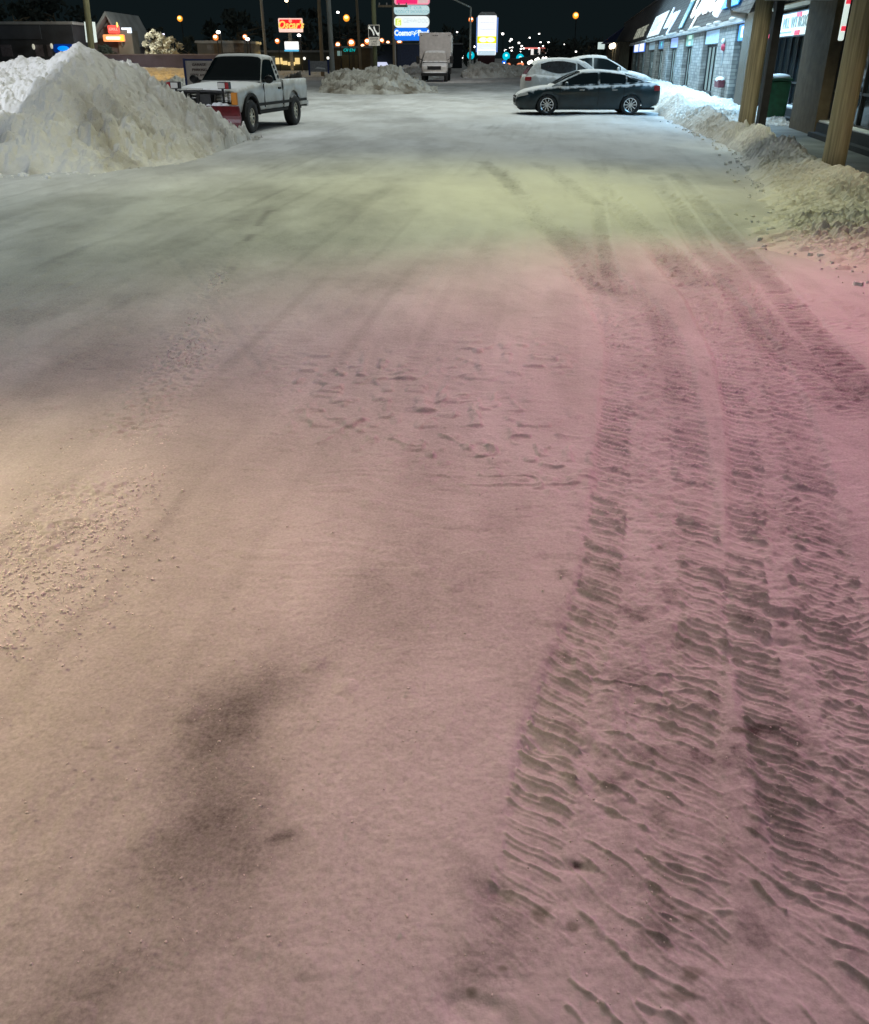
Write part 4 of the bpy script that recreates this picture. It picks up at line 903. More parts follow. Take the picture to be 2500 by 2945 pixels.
m = MB(); k = -w*.375; m.tube([(k+.25, -.06, h*.24), (k-.1, -.06, h*.12), (k-.05, -.06, -h*.02), (k+.12, -.06, -h*.06), (k+.1, -.06, -h*.24), (k-.12, -.06, -h*.2), (k-.08, -.06, -h*.05)], .045, 6); m.build('logo_mark', glow('pale_lime', (.86, .92, .6), .9), e, c)
c, w, h = panel(e, 1133, 1235, 79.5, 116, Y1, glow('cobalt_panel', (0, .17, .86), .88), r=.35)
CW = glow('cool_white_letters', (.82, .95, 1), 1)
text('Cosmo', .62, CW, e, c+Vector((-w*.245, -.04, .08)), sx=.86, bold=.028); text('Prof', .62, CW, e, c+Vector((w*.33, -.04, .08)), sx=.9, bold=.028)
m = MB(); m.tube([(-.12, -.06, .2), (.02, -.06, -.02), (.18, -.06, -.04), (.42, -.06, .1), (.62, -.06, .26), (.3, -.06, .24), (.16, -.06, .02)], .03, 6); m.tube([(.16, -.06, .02), (.16, -.06, -.2)], .025, 6); m.tube([(-.12, -.06, .2), (.1, -.06, .16), (.2, -.06, .0)], .03, 6); m.build('leaf_mark', CW, e, c+Vector((w*.03, 0, .02)))
m = MB(); z0 = P(1185, 118, Y1).z
for x in (1135, 1232): q = P(x, 100, Y1).x-base.x; m.box((q-.1, .1, 0), (q+.1, .3, z0+5))
m.build('post', POLEM, e); m = MB(); q0 = P(1142, 100, Y1).x-base.x; q1 = P(1228, 100, Y1).x-base.x; m.box((q0, .12, .2), (q1, .25, z0-.3)); m.build('skirt_panel', mat('navy_skirt', (.02, .035, .08), .7, noise=.3), e)
Y2 = 115; base = P(1400, 165, Y2); e = empty('tenant_sign', (base.x, Y2, 0), 0, 'tall white lit tenant directory sign with a yellow band right of the box truck', 'pylon sign')
c, w, h = panel(e, 1375, 1426, 44, 158, Y2, glow('bright_white_panel', (.95, .98, 1), 1.05), d=.6, r=.12)
ca = c.copy()
def stripe(y0, y1, x0, x1, m, name):
    a = P(x0, y0, Y2); b = P(x1, y1, Y2); k = MB(); k.box((a.x-base.x, -.06, b.z), (b.x-base.x, -.03, a.z)); return k.build(name, m, e)
SL = mat('sign_rule', (.3, .33, .45), .6, emit=(.45, .5, .68), estr=.7)
for y, x0, x1 in ((63.6, 1378, 1423), (68.5, 1377, 1389), (68.5, 1400, 1424), (80, 1377, 1388), (80, 1400, 1423), (84, 1376, 1424)): stripe(y, y+1, x0, x1, SL, 'rule_line')
stripe(104, 124, 1373.5, 1427, glow('lemon_band', (.9, .88, .0), 1.0), 'yellow_band')
m = MB(); y = P(1400, 114, Y2); m.ball((-.45, -.07, y.z), .48, .03, .26, 14, 6); m.ball((.4, -.07, y.z), .5, .03, .26, 14, 6); m.build('white_patch', glow('bright_white_panel', (0, 0, 0), 1), e)
text('W W', .3, mat('orange_letters', (.6, .35, .05), .6, emit=(.85, .55, .15), estr=.8), e, (0, -.12, y.z), sx=.8)
stripe(124.6, 143, 1374.5, 1426, glow('white_lower', (.88, .95, .98), .95), 'lower_panel'); stripe(137, 139.3, 1389, 1409, SL, 'rule_line')
stripe(145, 158, 1375, 1424, glow('pale_blue_lower', (.6, .76, .88), .9), 'lower_panel')
text('Woodbridge', .5, mat('cyan_letters', (.3, .5, .6), .6, emit=(.5, .72, .82), estr=.85), e, (0, -.06, P(1400, 52, Y2).z), sx=.62)
m = MB(); a = P(1375, 158, Y2); b = P(1423, 185, Y2); m.box((a.x-base.x, .05, -.1), (b.x-base.x, .55, a.z-.06)); m.build('base', mat('maroon_base', (.07, .025, .03), .8, noise=.3), e)
m = MB(); m.box((-w*.5, 0, c.z+h*.5+.05), (w*.5, .6, c.z+h*.5+.35), tap=.3); m.build('snow_cap', SNOWP, e)
m = MB(); m.box((-w/2-.16, .05, c.z-h/2+.3), (-w/2-.045, .5, c.z+h/2-.2)); m.box((w/2+.045, .05, c.z-h/2+.3), (w/2+.16, .5, c.z+h/2-.2)); m.build('edge_light', glow('blue_edge', (.16, .3, .75), .75), e)
Y3 = 125; base = P(838, 165, Y3); e = empty('restaurant_sign', (base.x, Y3, 0), 0, "red lit sign with yellow script Oscar's above a white message board", 'pylon sign')
c, w, h = panel(e, 800, 872, 52, 92, Y3, glow('pale_red_rim', (1, .62, .55), 1), r=.12, d=.5)
m = MB(); m.rrect(w-.28, h-.5, .1, -.05, -.022); m.build('red_face', glow('scarlet_face', (.92, .01, .02), .95), e, c+Vector((0, 0, .12)))
text("Oscar's", 1.15, glow('script_yellow', (1, .62, .12), 1), e, c+Vector((0, -.07, .0)), shear=.28, sx=.92, bold=.035)
m = MB(); m.ball((0, -.06, h*.30), .22, .03, .2, 10, 6); m.build('emblem', glow('emblem_orange', (1, .4, .2), .9), e, c)
c, w, h = panel(e, 818, 860, 119, 142, Y3, glow('bright_white_panel', (0, 0, 0), 1), r=.1, d=.4)
panel(e, 818, 860, 142.5, 147.5, Y3, glow('board_blue', (.1, .5, .8), .9), r=.05, name='blue_strip', casing=False)
m = MB(); m.box((-.2, .1, 0), (.2, .4, P(838, 90, Y3).z)); m.build('post', POLEM, e)
# two-way turn lane sign on the timber pole
def upole(name, x, Y, r0, top, label, lean=0, m=WPOLE, group='utility poles along the street', xt=None):
    q = P(x, 165, Y)
    if xt is not None: tq = P(xt, 0, Y); bq = P(x, 165, Y); sl = (tq.x-bq.x)/(tq.z-bq.z); lean = sl*top; q = Vector((bq.x-sl*bq.z, Y, 0))
    e = empty(name, (q.x, Y, 0), 0, label, 'utility pole', group)
    k = MB(); k.tube([(0, 0, -.3), (lean*.5, 0, top*.5), (lean, 0, top)], [r0*1.1, r0, r0*.8], 14); k.build('shaft', m, e, smooth=True)
    k = MB(); k.box((lean-1.2, -.06, top-.7), (lean+1.2, .06, top-.55)); ar = k.build('crossarm', m, e)
    k = MB()
    for dx in (-1.1, -.5, .5, 1.1): k.tube([(lean+dx, 0, top-.55), (lean+dx, 0, top-.38)], .05, 8)
    k.build('insulator', POLEM, ar); return e
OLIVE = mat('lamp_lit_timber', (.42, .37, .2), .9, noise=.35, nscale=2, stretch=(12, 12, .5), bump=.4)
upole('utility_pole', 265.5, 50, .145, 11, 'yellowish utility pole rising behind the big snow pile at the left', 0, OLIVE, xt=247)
upole('utility_pole', 955.5, 66, .155, 11.5, 'pale grey utility pole rooted at the left flank of the grey snow pile', -.15, mat('grey_timber', (.30, .30, .28), .9, noise=.3, nscale=2, stretch=(12, 12, .5)))
upole('utility_pole', 1079, 58, .125, 11.5, 'olive utility pole carrying the turn lane sign', 0, mat('olive_timber', (.17, .17, .09), .9, noise=.4, nscale=2, stretch=(12, 12, .5)))
upole('utility_pole', 766, 95, .14, 11, 'slim grey utility pole above the pickup cab', -.1, mat('grey_timber', (0, 0, 0)))
upole('utility_pole', 926, 95, .17, 11, "dim utility pole between the Oscar's sign and the grey pole", 0)
upole('utility_pole', 1037, 105, .14, 11, 'faint far utility pole left of the turn lane sign', -.3)
upole('utility_pole', 1133, 82, .09, 6, 'thin short pole below the left edge of the blue pylon panel', 0)
e = empty('guy_guard_sign', P(259, 90, 50.35), 0, 'white panel seen on both sides of the yellowish pole', 'sign')
o3 = e.location; F = glow('white_strip', (.75, .85, .78), .85)
def strip4(pts, n):
    v = [P(x, y, 50.35)-o3 for x, y in pts]; k = MB(); k.add([tuple(p) for p in v]+[(p.x, p.y+.06, p.z) for p in v], [(0, 1, 2, 3), (7, 6, 5, 4), (0, 4, 5, 1), (1, 5, 6, 2), (2, 6, 7, 3), (3, 7, 4, 0)]); return k.build(n, F, e)
strip4([(241.5, 62), (248.5, 63), (254.5, 121), (248, 121)], 'strip'); strip4([(264.5, 62), (272, 63), (279, 121), (271.5, 122)], 'strip')
m = MB(); q1 = P(246, 90, 50.42)-o3; q2 = P(272, 90, 50.42)-o3; m.box((q1.x, q1.y, q1.z-.06), (q2.x, q1.y+.04, q1.z)); m.build('bracket', FRAME, e)
Yt = 57.6; e = empty('lane_sign', P(1076, 101, Yt), 0, 'black and white two way left turn lane sign on the olive pole', 'road sign')
w = 32/2500*Yt*.886; zt = P(1076, 71, Yt).z-e.location.z; zm = P(1076, 106, Yt).z-e.location.z; zb = P(1076, 131, Yt).z-e.location.z
m = MB(); m.box((-w/2, 0, zb), (w/2, .03, zt)); m.build('plate', mat('sign_white', (.62, .58, .5), .5, emit=(.5, .46, .4), estr=.35), e)
m = MB(); m.box((-w/2+.025, -.012, zm), (w/2-.025, -.002, zt-.03)); m.build('black_field', mat('sign_black', (.01, .01, .01), .6), e)
ARW = mat('sign_white_arrow', (.75, .75, .7), .5, emit=(.7, .7, .66), estr=.6)
def arrow(cx, s):
    k = MB(); pts = []
    for i in range(9):
        f = i/8; pts.append((cx+s*(.20*(f**2)-.09), -.02, (zt+zm)/2+s*(.22-.36*f)))
    k.tube(pts, .042, 6); p = pts[-1]; k.add([(p[0]-.11, -.03, p[2]+s*.02), (p[0]+.11, -.03, p[2]+s*.07), (p[0]+.05*s, -.03, p[2]-s*.14)], [(0, 1, 2)]); k.build('arrow', ARW, e)
arrow(.10, 1); arrow(-.10, -1)
INK = mat('sign_ink', (.05, .05, .05), .6)
for i, s_ in enumerate(('CENTER', 'LANE', 'ONLY')): text(s_, .13, INK, e, (0, -.01, zm-.1-.135*i), sx=1)
# wall notice panel and street board with blue posts
Yn = 29.5; e = empty('notice_panel', P(535, 200, Yn), radians(-4), 'white notice panel with blue edge post standing behind the pickup hood', 'notice board')
zt = P(560, 171, Yn).z-e.location.z; w = .85
m = MB(); m.box((0, 0, -.85), (w, .05, zt)); m.build('board', mat('notice_white', (.55, .48, .46), .6, noise=.1), e)
m = MB(); m.box((-.06, -.03, -1.6), (0, .07, zt+.03)); m.box((0, -.015, zt-.03), (w, .0, zt+.02)); m.build('post', mat('notice_blue', (.02, .035, .14), .5), e)
for i, s_ in enumerate(('GARAGE', 'PARKING', 'TOW AWAY')): text(s_, .10, mat('notice_ink', (.06, .03, .03), .6), e, (.42, -.006, zt-.14-.14*i), sx=1.1)
m = MB(); m.lathe([(0, -.0), (.13, -.0)], 18, Matrix.Translation((.30, -.008, zt-.62))); m.build('round_mark', mat('notice_ink', (0, 0, 0)), e)
Yb = 74; e = empty('street_board', P(917, 190, Yb), 0, 'grey street board between two navy posts behind the pickup bed', 'notice board')
w = 50/2500*Yb*.886; zt = P(917, 175, Yb).z-e.location.z; zb = P(917, 208, Yb).z-e.location.z
m = MB(); m.box((-w/2, 0, zb+.05), (w/2, .06, zt)); m.build('board', mat('board_grey', (.26, .25, .26), .7, noise=.25), e)
m = MB(); m.box((-w/2-.14, -.04, zb-.2), (-w/2, .1, zt+.08)); m.box((w/2, -.04, zb-.2), (w/2+.14, .1, zt+.1)); m.build('post', mat('navy_post', (.015, .03, .12), .5), e)
m = MB(); m.ball((w/2+.07, .03, zt+.2), .10); m.ball((-w/2-.4, .03, zt+.17), .1); m.build('cap_lamp', glow('cap_lamp', (1, .95, .8), 1.4), e, smooth=True)
m = MB(); m.add([(-.3, -.02, -.15), (.5, -.02, -.22), (.45, -.02, -.12), (-.1, -.02, -.05)], [(0, 1, 2, 3)]); m.build('glare_mark', mat('board_mark', (.7, .7, .7), .5), e)

# ------------------------------------------------------------------ background buildings
def house(label, x0, x1, y0, Y, depth, m, cat='building', name='building'):
    a = P(x0, y0, Y); b = P(x1, y0, Y); e = empty(name, ((a.x+b.x)/2, Y, 0), 0, label, cat); w = b.x-a.x; h = a.z
    k = MB(); k.box((-w/2, 0, -.2), (w/2, depth, h)); k.build('wall', m, e)
    k = MB(); k.box((-w/2-.15, -.15, h+.003), (w/2+.15, depth+.1, h+.25)); k.build('roof_edge', mat('roof_snow', (.30, .32, .34), .9, noise=.2, nscale=1), e)
    return e, w, h
def pw(e, x0, x1, y0, y1, Y, m, name='window', d=.05):
    a = P(x0, y0, Y-d); b = P(x1, y1, Y-d); k = MB(); k.box((a.x-e.location.x, -d, b.z), (b.x-e.location.x, -.003, a.z)); return k.build(name, m, e)
DARKW = mat('dark_facade', (.035, .042, .055), .8, noise=.4, nscale=.6); GREYW = mat('grey_facade', (.12, .12, .115), .85, noise=.3, nscale=.7)
LITW = glow('warm_window', (1, .72, .3), .9); DIMW = mat('dim_window', (.06, .06, .07), .3)
e, w, h = house('long dark low building at the far left with small wall lamps', -120, 205, 70, 95, 12, DARKW)
for x0, x1 in ((0, 38), (98, 128), (133, 152)): pw(e, x0, x1, 128, 162, 95, mat('grey_bay', (.10, .095, .12), .8, noise=.3), 'bay')
pw(e, -100, 120, 72, 112, 95, mat('blue_grey_fascia', (.055, .065, .085), .8, noise=.3, nscale=.5), 'fascia', .12)
for x, y in ((97, 134), (149, 132)):
    q = P(x, y, 94.8); k = MB(); k.ball((q.x-e.location.x, -.25, q.z), .14, .14, .25); k.build('wall_lamp', glow('weak_lamp', (.6, .6, .5), .6), e, smooth=True)
e2 = empty('neon_sign', P(182, 139, 93), 0, 'glowing blue neon sign left of the yellowish pole', 'neon sign')
m = MB(); m.ball((0, 0, 0), .55, .1, .22, 14, 8); m.build('tube', glow('neon_blue', (.0, .22, 1), 1.3), e2, smooth=True); m = MB(); m.rrect(2.0, .75, .3, .1, .2); m.build('backing', glow('neon_navy', (.0, .03, .22), .5), e2)
# steep gabled restaurant with red and orange signs
Yh = 100
def gp(x, y, dy=0): q = P(x, y, Yh); return (q.x, Yh+dy, q.z)
e = empty('gabled_house', (P(330, 165, Yh).x, Yh, 0), 0, 'steep grey gabled restaurant with red and orange lit signs', 'building')
ox = e.location.x
def loc3(p): return (p[0]-ox, p[1]-Yh, p[2])
k = MB(); ap = gp(316, 50); l = gp(270, 118); r = gp(352, 118); fl = (l[0], l[1], -.2); fr = (r[0], r[1], -.2)
k.add([loc3(p) for p in (fl, fr, r, ap, l)]+[loc3((p[0], p[1]+9, p[2])) for p in (fl, fr, r, ap, l)], [(0, 1, 2, 3, 4), (9, 8, 7, 6, 5), (0, 5, 6, 1), (1, 6, 7, 2), (4, 9, 5, 0)]); k.build('wall', mat('gable_wall', (.14, .135, .15), .9, noise=.3, nscale=.8), e)
k = MB(); a2 = gp(311, 33); l2 = gp(259, 122); r2 = gp(360, 122)
def slab(p, q, t=.35): return [loc3((p[0], p[1]-1.0, p[2])), loc3((q[0], q[1]-1.0, q[2])), loc3((q[0], q[1]+10, q[2])), loc3((p[0], p[1]+10, p[2]))]+[loc3((p[0], p[1]-1.0, p[2]-t)), loc3((q[0], q[1]-1.0, q[2]-t)), loc3((q[0], q[1]+10, q[2]-t)), loc3((p[0], p[1]+10, p[2]-t))]
QF = [(0, 1, 2, 3), (7, 6, 5, 4), (0, 4, 5, 1), (1, 5, 6, 2), (2, 6, 7, 3), (3, 7, 4, 0)]
k.add(slab(l2, a2), QF); k.add(slab(a2, r2), QF); k.build('roof', mat('gable_roof', (.30, .34, .36), .9, noise=.25, nscale=.7, snow=.1), e)
k = MB(); a = gp(340, 88); b = gp(391, 150); k.box((a[0]-ox, -.6, -.2), (b[0]-ox, 1.5, a[2])); k.build('annex', mat('annex_wall', (.22, .22, .2), .9, noise=.25, nscale=.8), e)
k = MB(); a = gp(356, 79.5); b = gp(384, 86); c_ = gp(374, 95); k.box((a[0]-ox, -.8, b[2]), (b[0]-ox, -.61, a[2])); k.box((c_[0]-ox, -.8, c_[2]), (b[0]-ox, -.61, b[2]-.01)); k.build('eave_light', glow('pale_blue_light', (.7, .85, 1), 1.2), e)
e2 = empty('lit_sign', P(326, 84, 98.6), 0, 'red lit cabinet sign with a yellow flame corner on the gabled house', 'lit sign')
k = MB(); k.rrect(1.1, .72, .1, 0, .25); k.build('face', glow('soft_red', (1, .10, .08), .9), e2); k = MB(); k.ball((.45, -.02, .40), .10, .05, .25, 8, 6); k.build('flame', glow('flame_yellow', (1, .75, .2), 1), e2, smooth=True)
text('GRILL', .35, glow('pale_red_text', (1, .45, .38), .9), e2, (0, -.02, 0))
e2 = empty('lit_sign', P(327, 109, 98.4), 0, 'wide orange lit sign with white glowing words below the red sign', 'lit sign')
k = MB(); k.rrect(2.1, .62, .12, 0, .25); k.build('face', glow('amber_face', (1, .33, .12), 1), e2); k = MB(); k.rrect(1.5, .24, .08, -.03, -.005); k.build('white_words', glow('hot_white', (1, .95, .95), 1.2), e2)
k = MB(); k.rrect(.42, .5, .1, -.03, -.005); k.build('amber_end', glow('amber_end', (1, .55, .05), 1.1), e2, Vector((.8, 0, 0)))
# grey low commercial block with lit windows behind the pickup
e, w, h = house('grey low block with dark windows behind the pickup cab', 566, 700, 124, 105, 10, GREYW)
pw(e, 596, 612, 130, 145, 105, DIMW); pw(e, 614, 636, 122, 152, 105, WOOD, 'door'); pw(e, 676, 702, 124, 150, 105, mat('timber_brown', (.14, .11, .09), .8, noise=.3), 'door'); pw(e, 637, 674, 124, 150, 105, mat('grey_panel', (.2, .2, .2), .8, noise=.2), 'panel')
e, w, h = house('low restaurant with warm lit windows below the white message board', 700, 1000, 150, 140, 12, mat('dim_olive_wall', (.10, .11, .10), .9, noise=.3, nscale=.5))
for x0, x1, y0, y1 in ((792, 812, 166, 184), (813, 826, 175, 186), (828, 848, 178, 188), (848, 862, 166, 184)): pw(e, x0, x1, y0, y1, 140, LITW, d=.3)
e, w, h = house('brown low shop with teal neon lettering behind the turn lane sign', 955, 1065, 138, 135, 12, mat('brown_shop_wall', (.15, .115, .07), .9, noise=.3, nscale=.6))
text('OPEN', .52, glow('teal_neon', (.0, .62, .6), .8), e, (P(1003, 144, 134).x-e.location.x, -.4, P(1003, 144, 134).z), shear=.2, sx=1.2)
for x0, x1 in ((984, 1014), (1020, 1030)): pw(e, x0, x1, 158, 196, 135, mat('ochre_bay', (.22, .17, .09), .8, noise=.2), 'bay')
pw(e, 970, 983, 146, 160, 135, glow('dim_teal', (.25, .4, .38), .5))
e, w, h = house('dark warehouse behind the blue pylon and the box truck', 1080, 1330, 128, 170, 15, mat('night_warehouse', (.03, .04, .05), .9, noise=.3))
k = MB(); q = P(1095, 184, 168); k.box((q.x-e.location.x-1.5, -1.2, q.z-.35), (q.x-e.location.x+1.4, -.9, q.z+.3), tap=.3); k.build('bright_bay', glow('cool_bay', (.7, .75, 1), .9), e)
# fuel station far down the road
e = empty('fuel_station', (P(1535, 165, 260).x, 260, 0), 0, 'far fuel station with red lit canopy edge and bright white pillars', 'building'); ox = e.location.x
def fs(x0, x1, y0, y1, m, n, d=0):
    a = P(x0, y0, 260); b = P(x1, y1, 260); k = MB(); k.box((a.x-ox, d, b.z), (b.x-ox, d+1, a.z)); k.build(n, m, e)
fs(1508, 1572, 136, 140, glow('canopy_red', (1, .25, .22), .85), 'canopy')
for x in (1532, 1553, 1575): fs(x-3, x+3, 139, 158, glow('pillar_white', (.9, .88, .85), .95), 'pillar', .2)
fs(1530, 1578, 157, 162, glow('pillar_cream', (.8, .62, .5), .8), 'counter', .4); fs(1556, 1572, 141, 157, mat('station_dark', (.1, .05, .03), .8), 'shop', 2)
# long blue-grey wall and sodium lit street strip at the left
e = empty('boundary_wall', (P(460, 165, 92).x, 92, 0), 0, 'long low purple grey wall along the street behind the snow pile', 'wall')
a = P(330, 158, 92); b = P(720, 158, 92); m = MB(); m.box((a.x-e.location.x-2, 0, -.2), (b.x-e.location.x, .4, a.z)); m.build('wall_face', mat('purple_grey_wall', (.13, .125, .21), .9, noise=.2, nscale=.8), e)
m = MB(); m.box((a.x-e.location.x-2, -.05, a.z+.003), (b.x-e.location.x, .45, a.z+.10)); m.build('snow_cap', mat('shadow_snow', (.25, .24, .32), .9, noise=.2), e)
# ------------------------------------------------------------------ trees
def tree(Yq, x, ytop, rad, label, leafm, group, name='tree', n=900, seed=1, base=0, trunkm=None, conif=False, leaf=.28):
    rr = random.Random(seed); q = P(x, 165, Yq); H = P(x, ytop, Yq).z; e = empty(name, (q.x, Yq, base), 0, label, 'tree' if name != 'frosted_shrub' else 'shrub', group)
    H -= base
    k = MB(); k.tube([(0, 0, -.2), (.05, 0, H*.4), (0, .05, H*.85)], [rad*.09, rad*.06, .02], 8)
    for i in range(7):
        a = rr.random()*6.28; z = H*(.25+.08*i); k.tube([(0, 0, z), (cos(a)*rad*.6, sin(a)*rad*.6, z+H*.14)], [rad*.035, .01], 5)
    k.build('trunk', trunkm or WPOLE, e)
    k = MB(); cl = []
    for i in range(26):
        z = rr.random()**.8; rz = rad*(1-z*.92 if conif else sqrt(max(.05, 1-(2*z-.9)**2))); a = rr.random()*6.28; cl.append((cos(a)*rz*.7, sin(a)*rz*.7, H*(.12+.85*z), rad*(.2+.25*rr.random())*(1-.5*z)))
    for i in range(n):
        c = cl[i % 26]; d = Vector((rr.gauss(0, 1), rr.gauss(0, 1), rr.gauss(0, .9))); d = d.normalized()*rr.random()**.4*c[3]
        p = Vector(c[:3])+d; u = Vector((rr.gauss(0, 1), rr.gauss(0, 1), rr.gauss(.4, 1))).normalized()*leaf*(.5+rr.random()); v = u.orthogonal().normalized()*leaf*.45*(.5+rr.random())
        k.add([p-u-v*.2, p+v, p+u, p-v], [(0, 1, 2, 3)])
    k.build('crown', leafm, e); return e
NIGHTL = mat('night_leaf', (.03, .045, .04), .9, noise=.5, nscale=1)
FROSTL = mat('frosted_leaf', (.55, .55, .46), .9, noise=.35, nscale=1.5)
for i, (x, yt, Yq, rad, lb) in enumerate(((448, 84, 82, 1.2, 'brightly lit frosted shrub nearest the white lamp glare'), (472, 95, 81, 1.2, 'lit frosted shrub in the middle of the three above the purple wall'), (502, 106, 80, 1.1, 'frosted shrub at the right end of the three above the purple wall'))):
    tree(Yq+14, x, yt, rad*1.1, lb, FROSTL, 'frosted shrubs', 'frosted_shrub', 900, 20+i, leaf=.17)
for i, (x, yt, Yq, rad, lb) in enumerate(((60, 8, 120, 6, 'dark bare crowned tree behind the far left building'), (175, -10, 125, 6, 'dark tree behind the yellowish pole'), (415, 60, 118, 4, 'dark tree right of the gabled house'), (545, 108, 112, 2.2, 'dark round tree left of the grey low block'), (300, 132, 97, 1.8, 'dark bush in front of the gabled house'), (690, 40, 150, 7, 'dim tree behind the grey low block'), (890, 30, 170, 7, "dim tree behind the Oscar's sign"), (1010, 60, 165, 6, 'dim tree behind the brown shop'), (1300, 70, 190, 6, 'dim tree behind the box truck'), (1640, 120, 240, 9, 'dark tree mass left of the strip mall end'), (1690, 118, 230, 8, 'dark tree touching the far end of the strip mall'))):
    tree(Yq, x, yt, rad, lb, NIGHTL, 'dark trees in the background', 'tree', 700, 40+i, leaf=.12+.055*rad)
# ------------------------------------------------------------------ street lamps, signals and traffic far off
def lamp(x, y, Y, px, core, halo, label, group, cs=6, hs=1.0, name='street_lamp', pole=True):
    q = P(x, y, Y); s = Y*.886/2500; e = empty(name, (q.x, Y, 0), 0, label, 'street lamp', group)
    k = MB(); k.ball((0, 0, q.z), px*s*.36, px*s*.26, px*s*.24, 12, 8); k.build('lamp_head', core, e, smooth=True)
    if halo:
        k = MB(); k.lathe([(px*s*.5, 0), (px*s*.62, px*s*.3), (0, px*s*.45)], 14, Matrix.Translation((0, .05, q.z-px*s*.12))); k.build('lamp_halo', halo, e, smooth=True)  # glowing cone imitates the halo around the lamp
    if pole:
        k = MB(); k.tube([(px*s*.2, .1+px*s*.5, 0), (px*s*.2, .1+px*s*.5, q.z+.1)], .06, 6); k.build('pole', FRAME, e)
    return e
WH = glow('lamp_white', (1, .95, .9), 5); WARM = glow('lamp_warm', (1, .78, .5), 5); SOD = glow('lamp_sodium', (1, .62, .18), 4)
OR = glow('sodium_halo', (.9, .35, .04), .8); ORD = glow('dim_orange_halo', (.7, .22, .06), .55); GRY = glow('cool_halo', (.5, .62, .66), .6)
lamp(516, 51, 130, 13, SOD, OR, 'large orange street lamp in the sky left of the pickup', None); lamp(996, 49, 130, 15, SOD, OR, 'large orange street lamp right of the grey pole', None)
lamp(1657, 42, 140, 14, SOD, OR, 'lone orange street lamp in the black sky left of the strip mall', None)
lamp(972, 35, 130, 12, WH, None, 'white lamp just above the large orange one by the grey pole', None); lamp(824, 2, 130, 14, WARM, None, "warm lamp at the top edge above the Oscar's sign", None)
lamp(628, 92, 100, 17, WH, None, 'glaring white lamp above the left of the grey low block', None); lamp(619, 105, 102, 14, WARM, ORD, 'orange lamp just below the glaring white lamp', None)
lamp(712, 112, 100, 17, WH, None, 'glaring white lamp above the pickup cab', None); lamp(704, 104, 101, 12, WARM, ORD, 'small orange lamp beside the white lamp above the pickup cab', None)
lamp(860, 101, 123, 15, WH, None, "white floodlight below the Oscar's sign", None); lamp(797, 116, 128, 12, WARM, ORD, "orange lamp left of the white message board", None)
lamp(470, 98, 100, 9, glow('lamp_violet', (.8, .8, 1), 3), None, 'small violet white lamp beside the frosted shrubs', None)
for i, (x, y, px) in enumerate(((972, 127, 14), (1010, 121, 18), (1056, 117, 14), (1049, 142, 20), (1043, 131, 12), (1098, 115, 12), (1116, 121, 10), (1149, 118, 14))):
    lamp(x, y, 140+6*i, px, WARM, ORD, 'small orange lamp in the row behind the turn lane sign', 'orange lamps behind the turn lane sign')
lamp(1355, 54, 150, 12, WARM, ORD, 'pinkish lamp touching the tall pale lamp post', None, name='street_lamp')
far = ((1363, 134, 12), (1446, 97, 11), (1471, 113, 10), (1467, 118, 7), (1493, 123, 9), (1524, 108, 7), (1551, 97, 7), (1555, 121, 7), (1578, 121, 7), (1501, 132, 8), (1563, 132, 8), (1474, 136, 6), (1467, 137, 6), (1499, 140, 8), (1507, 139, 7), (1523, 141, 6), (1550, 138, 6), (1455, 145, 12), (1472, 145, 7), (1624, 127, 6), (1643, 133, 6), (1657, 148, 7), (1315, 92, 7), (1284, 97, 6), (1498, 149, 7), (1333, 157, 9), (1330, 165, 8))
for i, (x, y, px) in enumerate(far):
    lamp(x, y, 180+random.Random(i).random()*160, px, WH, None, 'tiny white street lamp far down the road', 'distant white street lamps')
# tall pale lamp post with its arm, right of the truck
q = P(1352, 165, 95); e = empty('lamp_post', (q.x, 95, 0), 0, 'tall pale lamp post with an arm reaching left, beside the tenant sign', 'lamp post')
zt = P(1352, 21, 95).z; m = MB(); m.tube([(0, 0, 0), (0, 0, zt)], [.11, .08], 10); m.build('pole', mat('pale_post', (.6, .66, .62), .5, noise=.15), e, smooth=True)
a = P(1305, -2, 95); m = MB(); m.tube([(0, 0, zt), (a.x-q.x, 0, a.z), (a.x-q.x-1.2, 0, a.z+.25)], [.07, .06, .06], 8); m.build('arm', mat('pale_post', (0, 0, 0)), e, smooth=True)
m = MB(); m.box((a.x-q.x-2.0, -.15, a.z+.18), (a.x-q.x-1.1, .15, a.z+.32), tap=.3); m.build('lamp_head', POLEM, e)
# traffic signals: green bokeh discs
CY = glow('signal_cyan', (.0, .62, .80), .85); CYD = glow('signal_dim', (.0, .22, .24), .5); CYC = glow('signal_core', (.5, 1, 1), 1.5)
for i, (x, y, px, lb) in enumerate(((1354, 159, 21, 'cyan green traffic light left of the tenant sign base'), (1456, 161, 21, 'cyan green traffic light right of the tenant sign base'), (1496, 167, 23, 'cyan green traffic light furthest to the right of the three'))):
    Yq = 175; q = P(x, y, Yq); s = Yq*.886/2500; e = empty('traffic_light', (q.x, Yq, 0), 0, lb, 'traffic light', 'traffic lights at the far crossing')
    k = MB(); k.lathe([(0, -.16), (px*s*.32, -.13), (px*s*.5, 0)], 20, Matrix.Translation((0, -.2, q.z))); k.build('lens', CY, e, smooth=True)
    k = MB(); k.ball((0, -.4, q.z+px*s*.1), px*s*.16, .1, px*s*.14); k.build('bulb', CYC, e, smooth=True)
    k = MB(); k.box((-.25, -.15, q.z-.4), (.25, .15, q.z+1.0)); k.build('housing', BLKM, e)
    k = MB(); k.tube([(.0, .1, 0), (0, .1, q.z)], .08, 6); k.build('pole', POLEM, e)
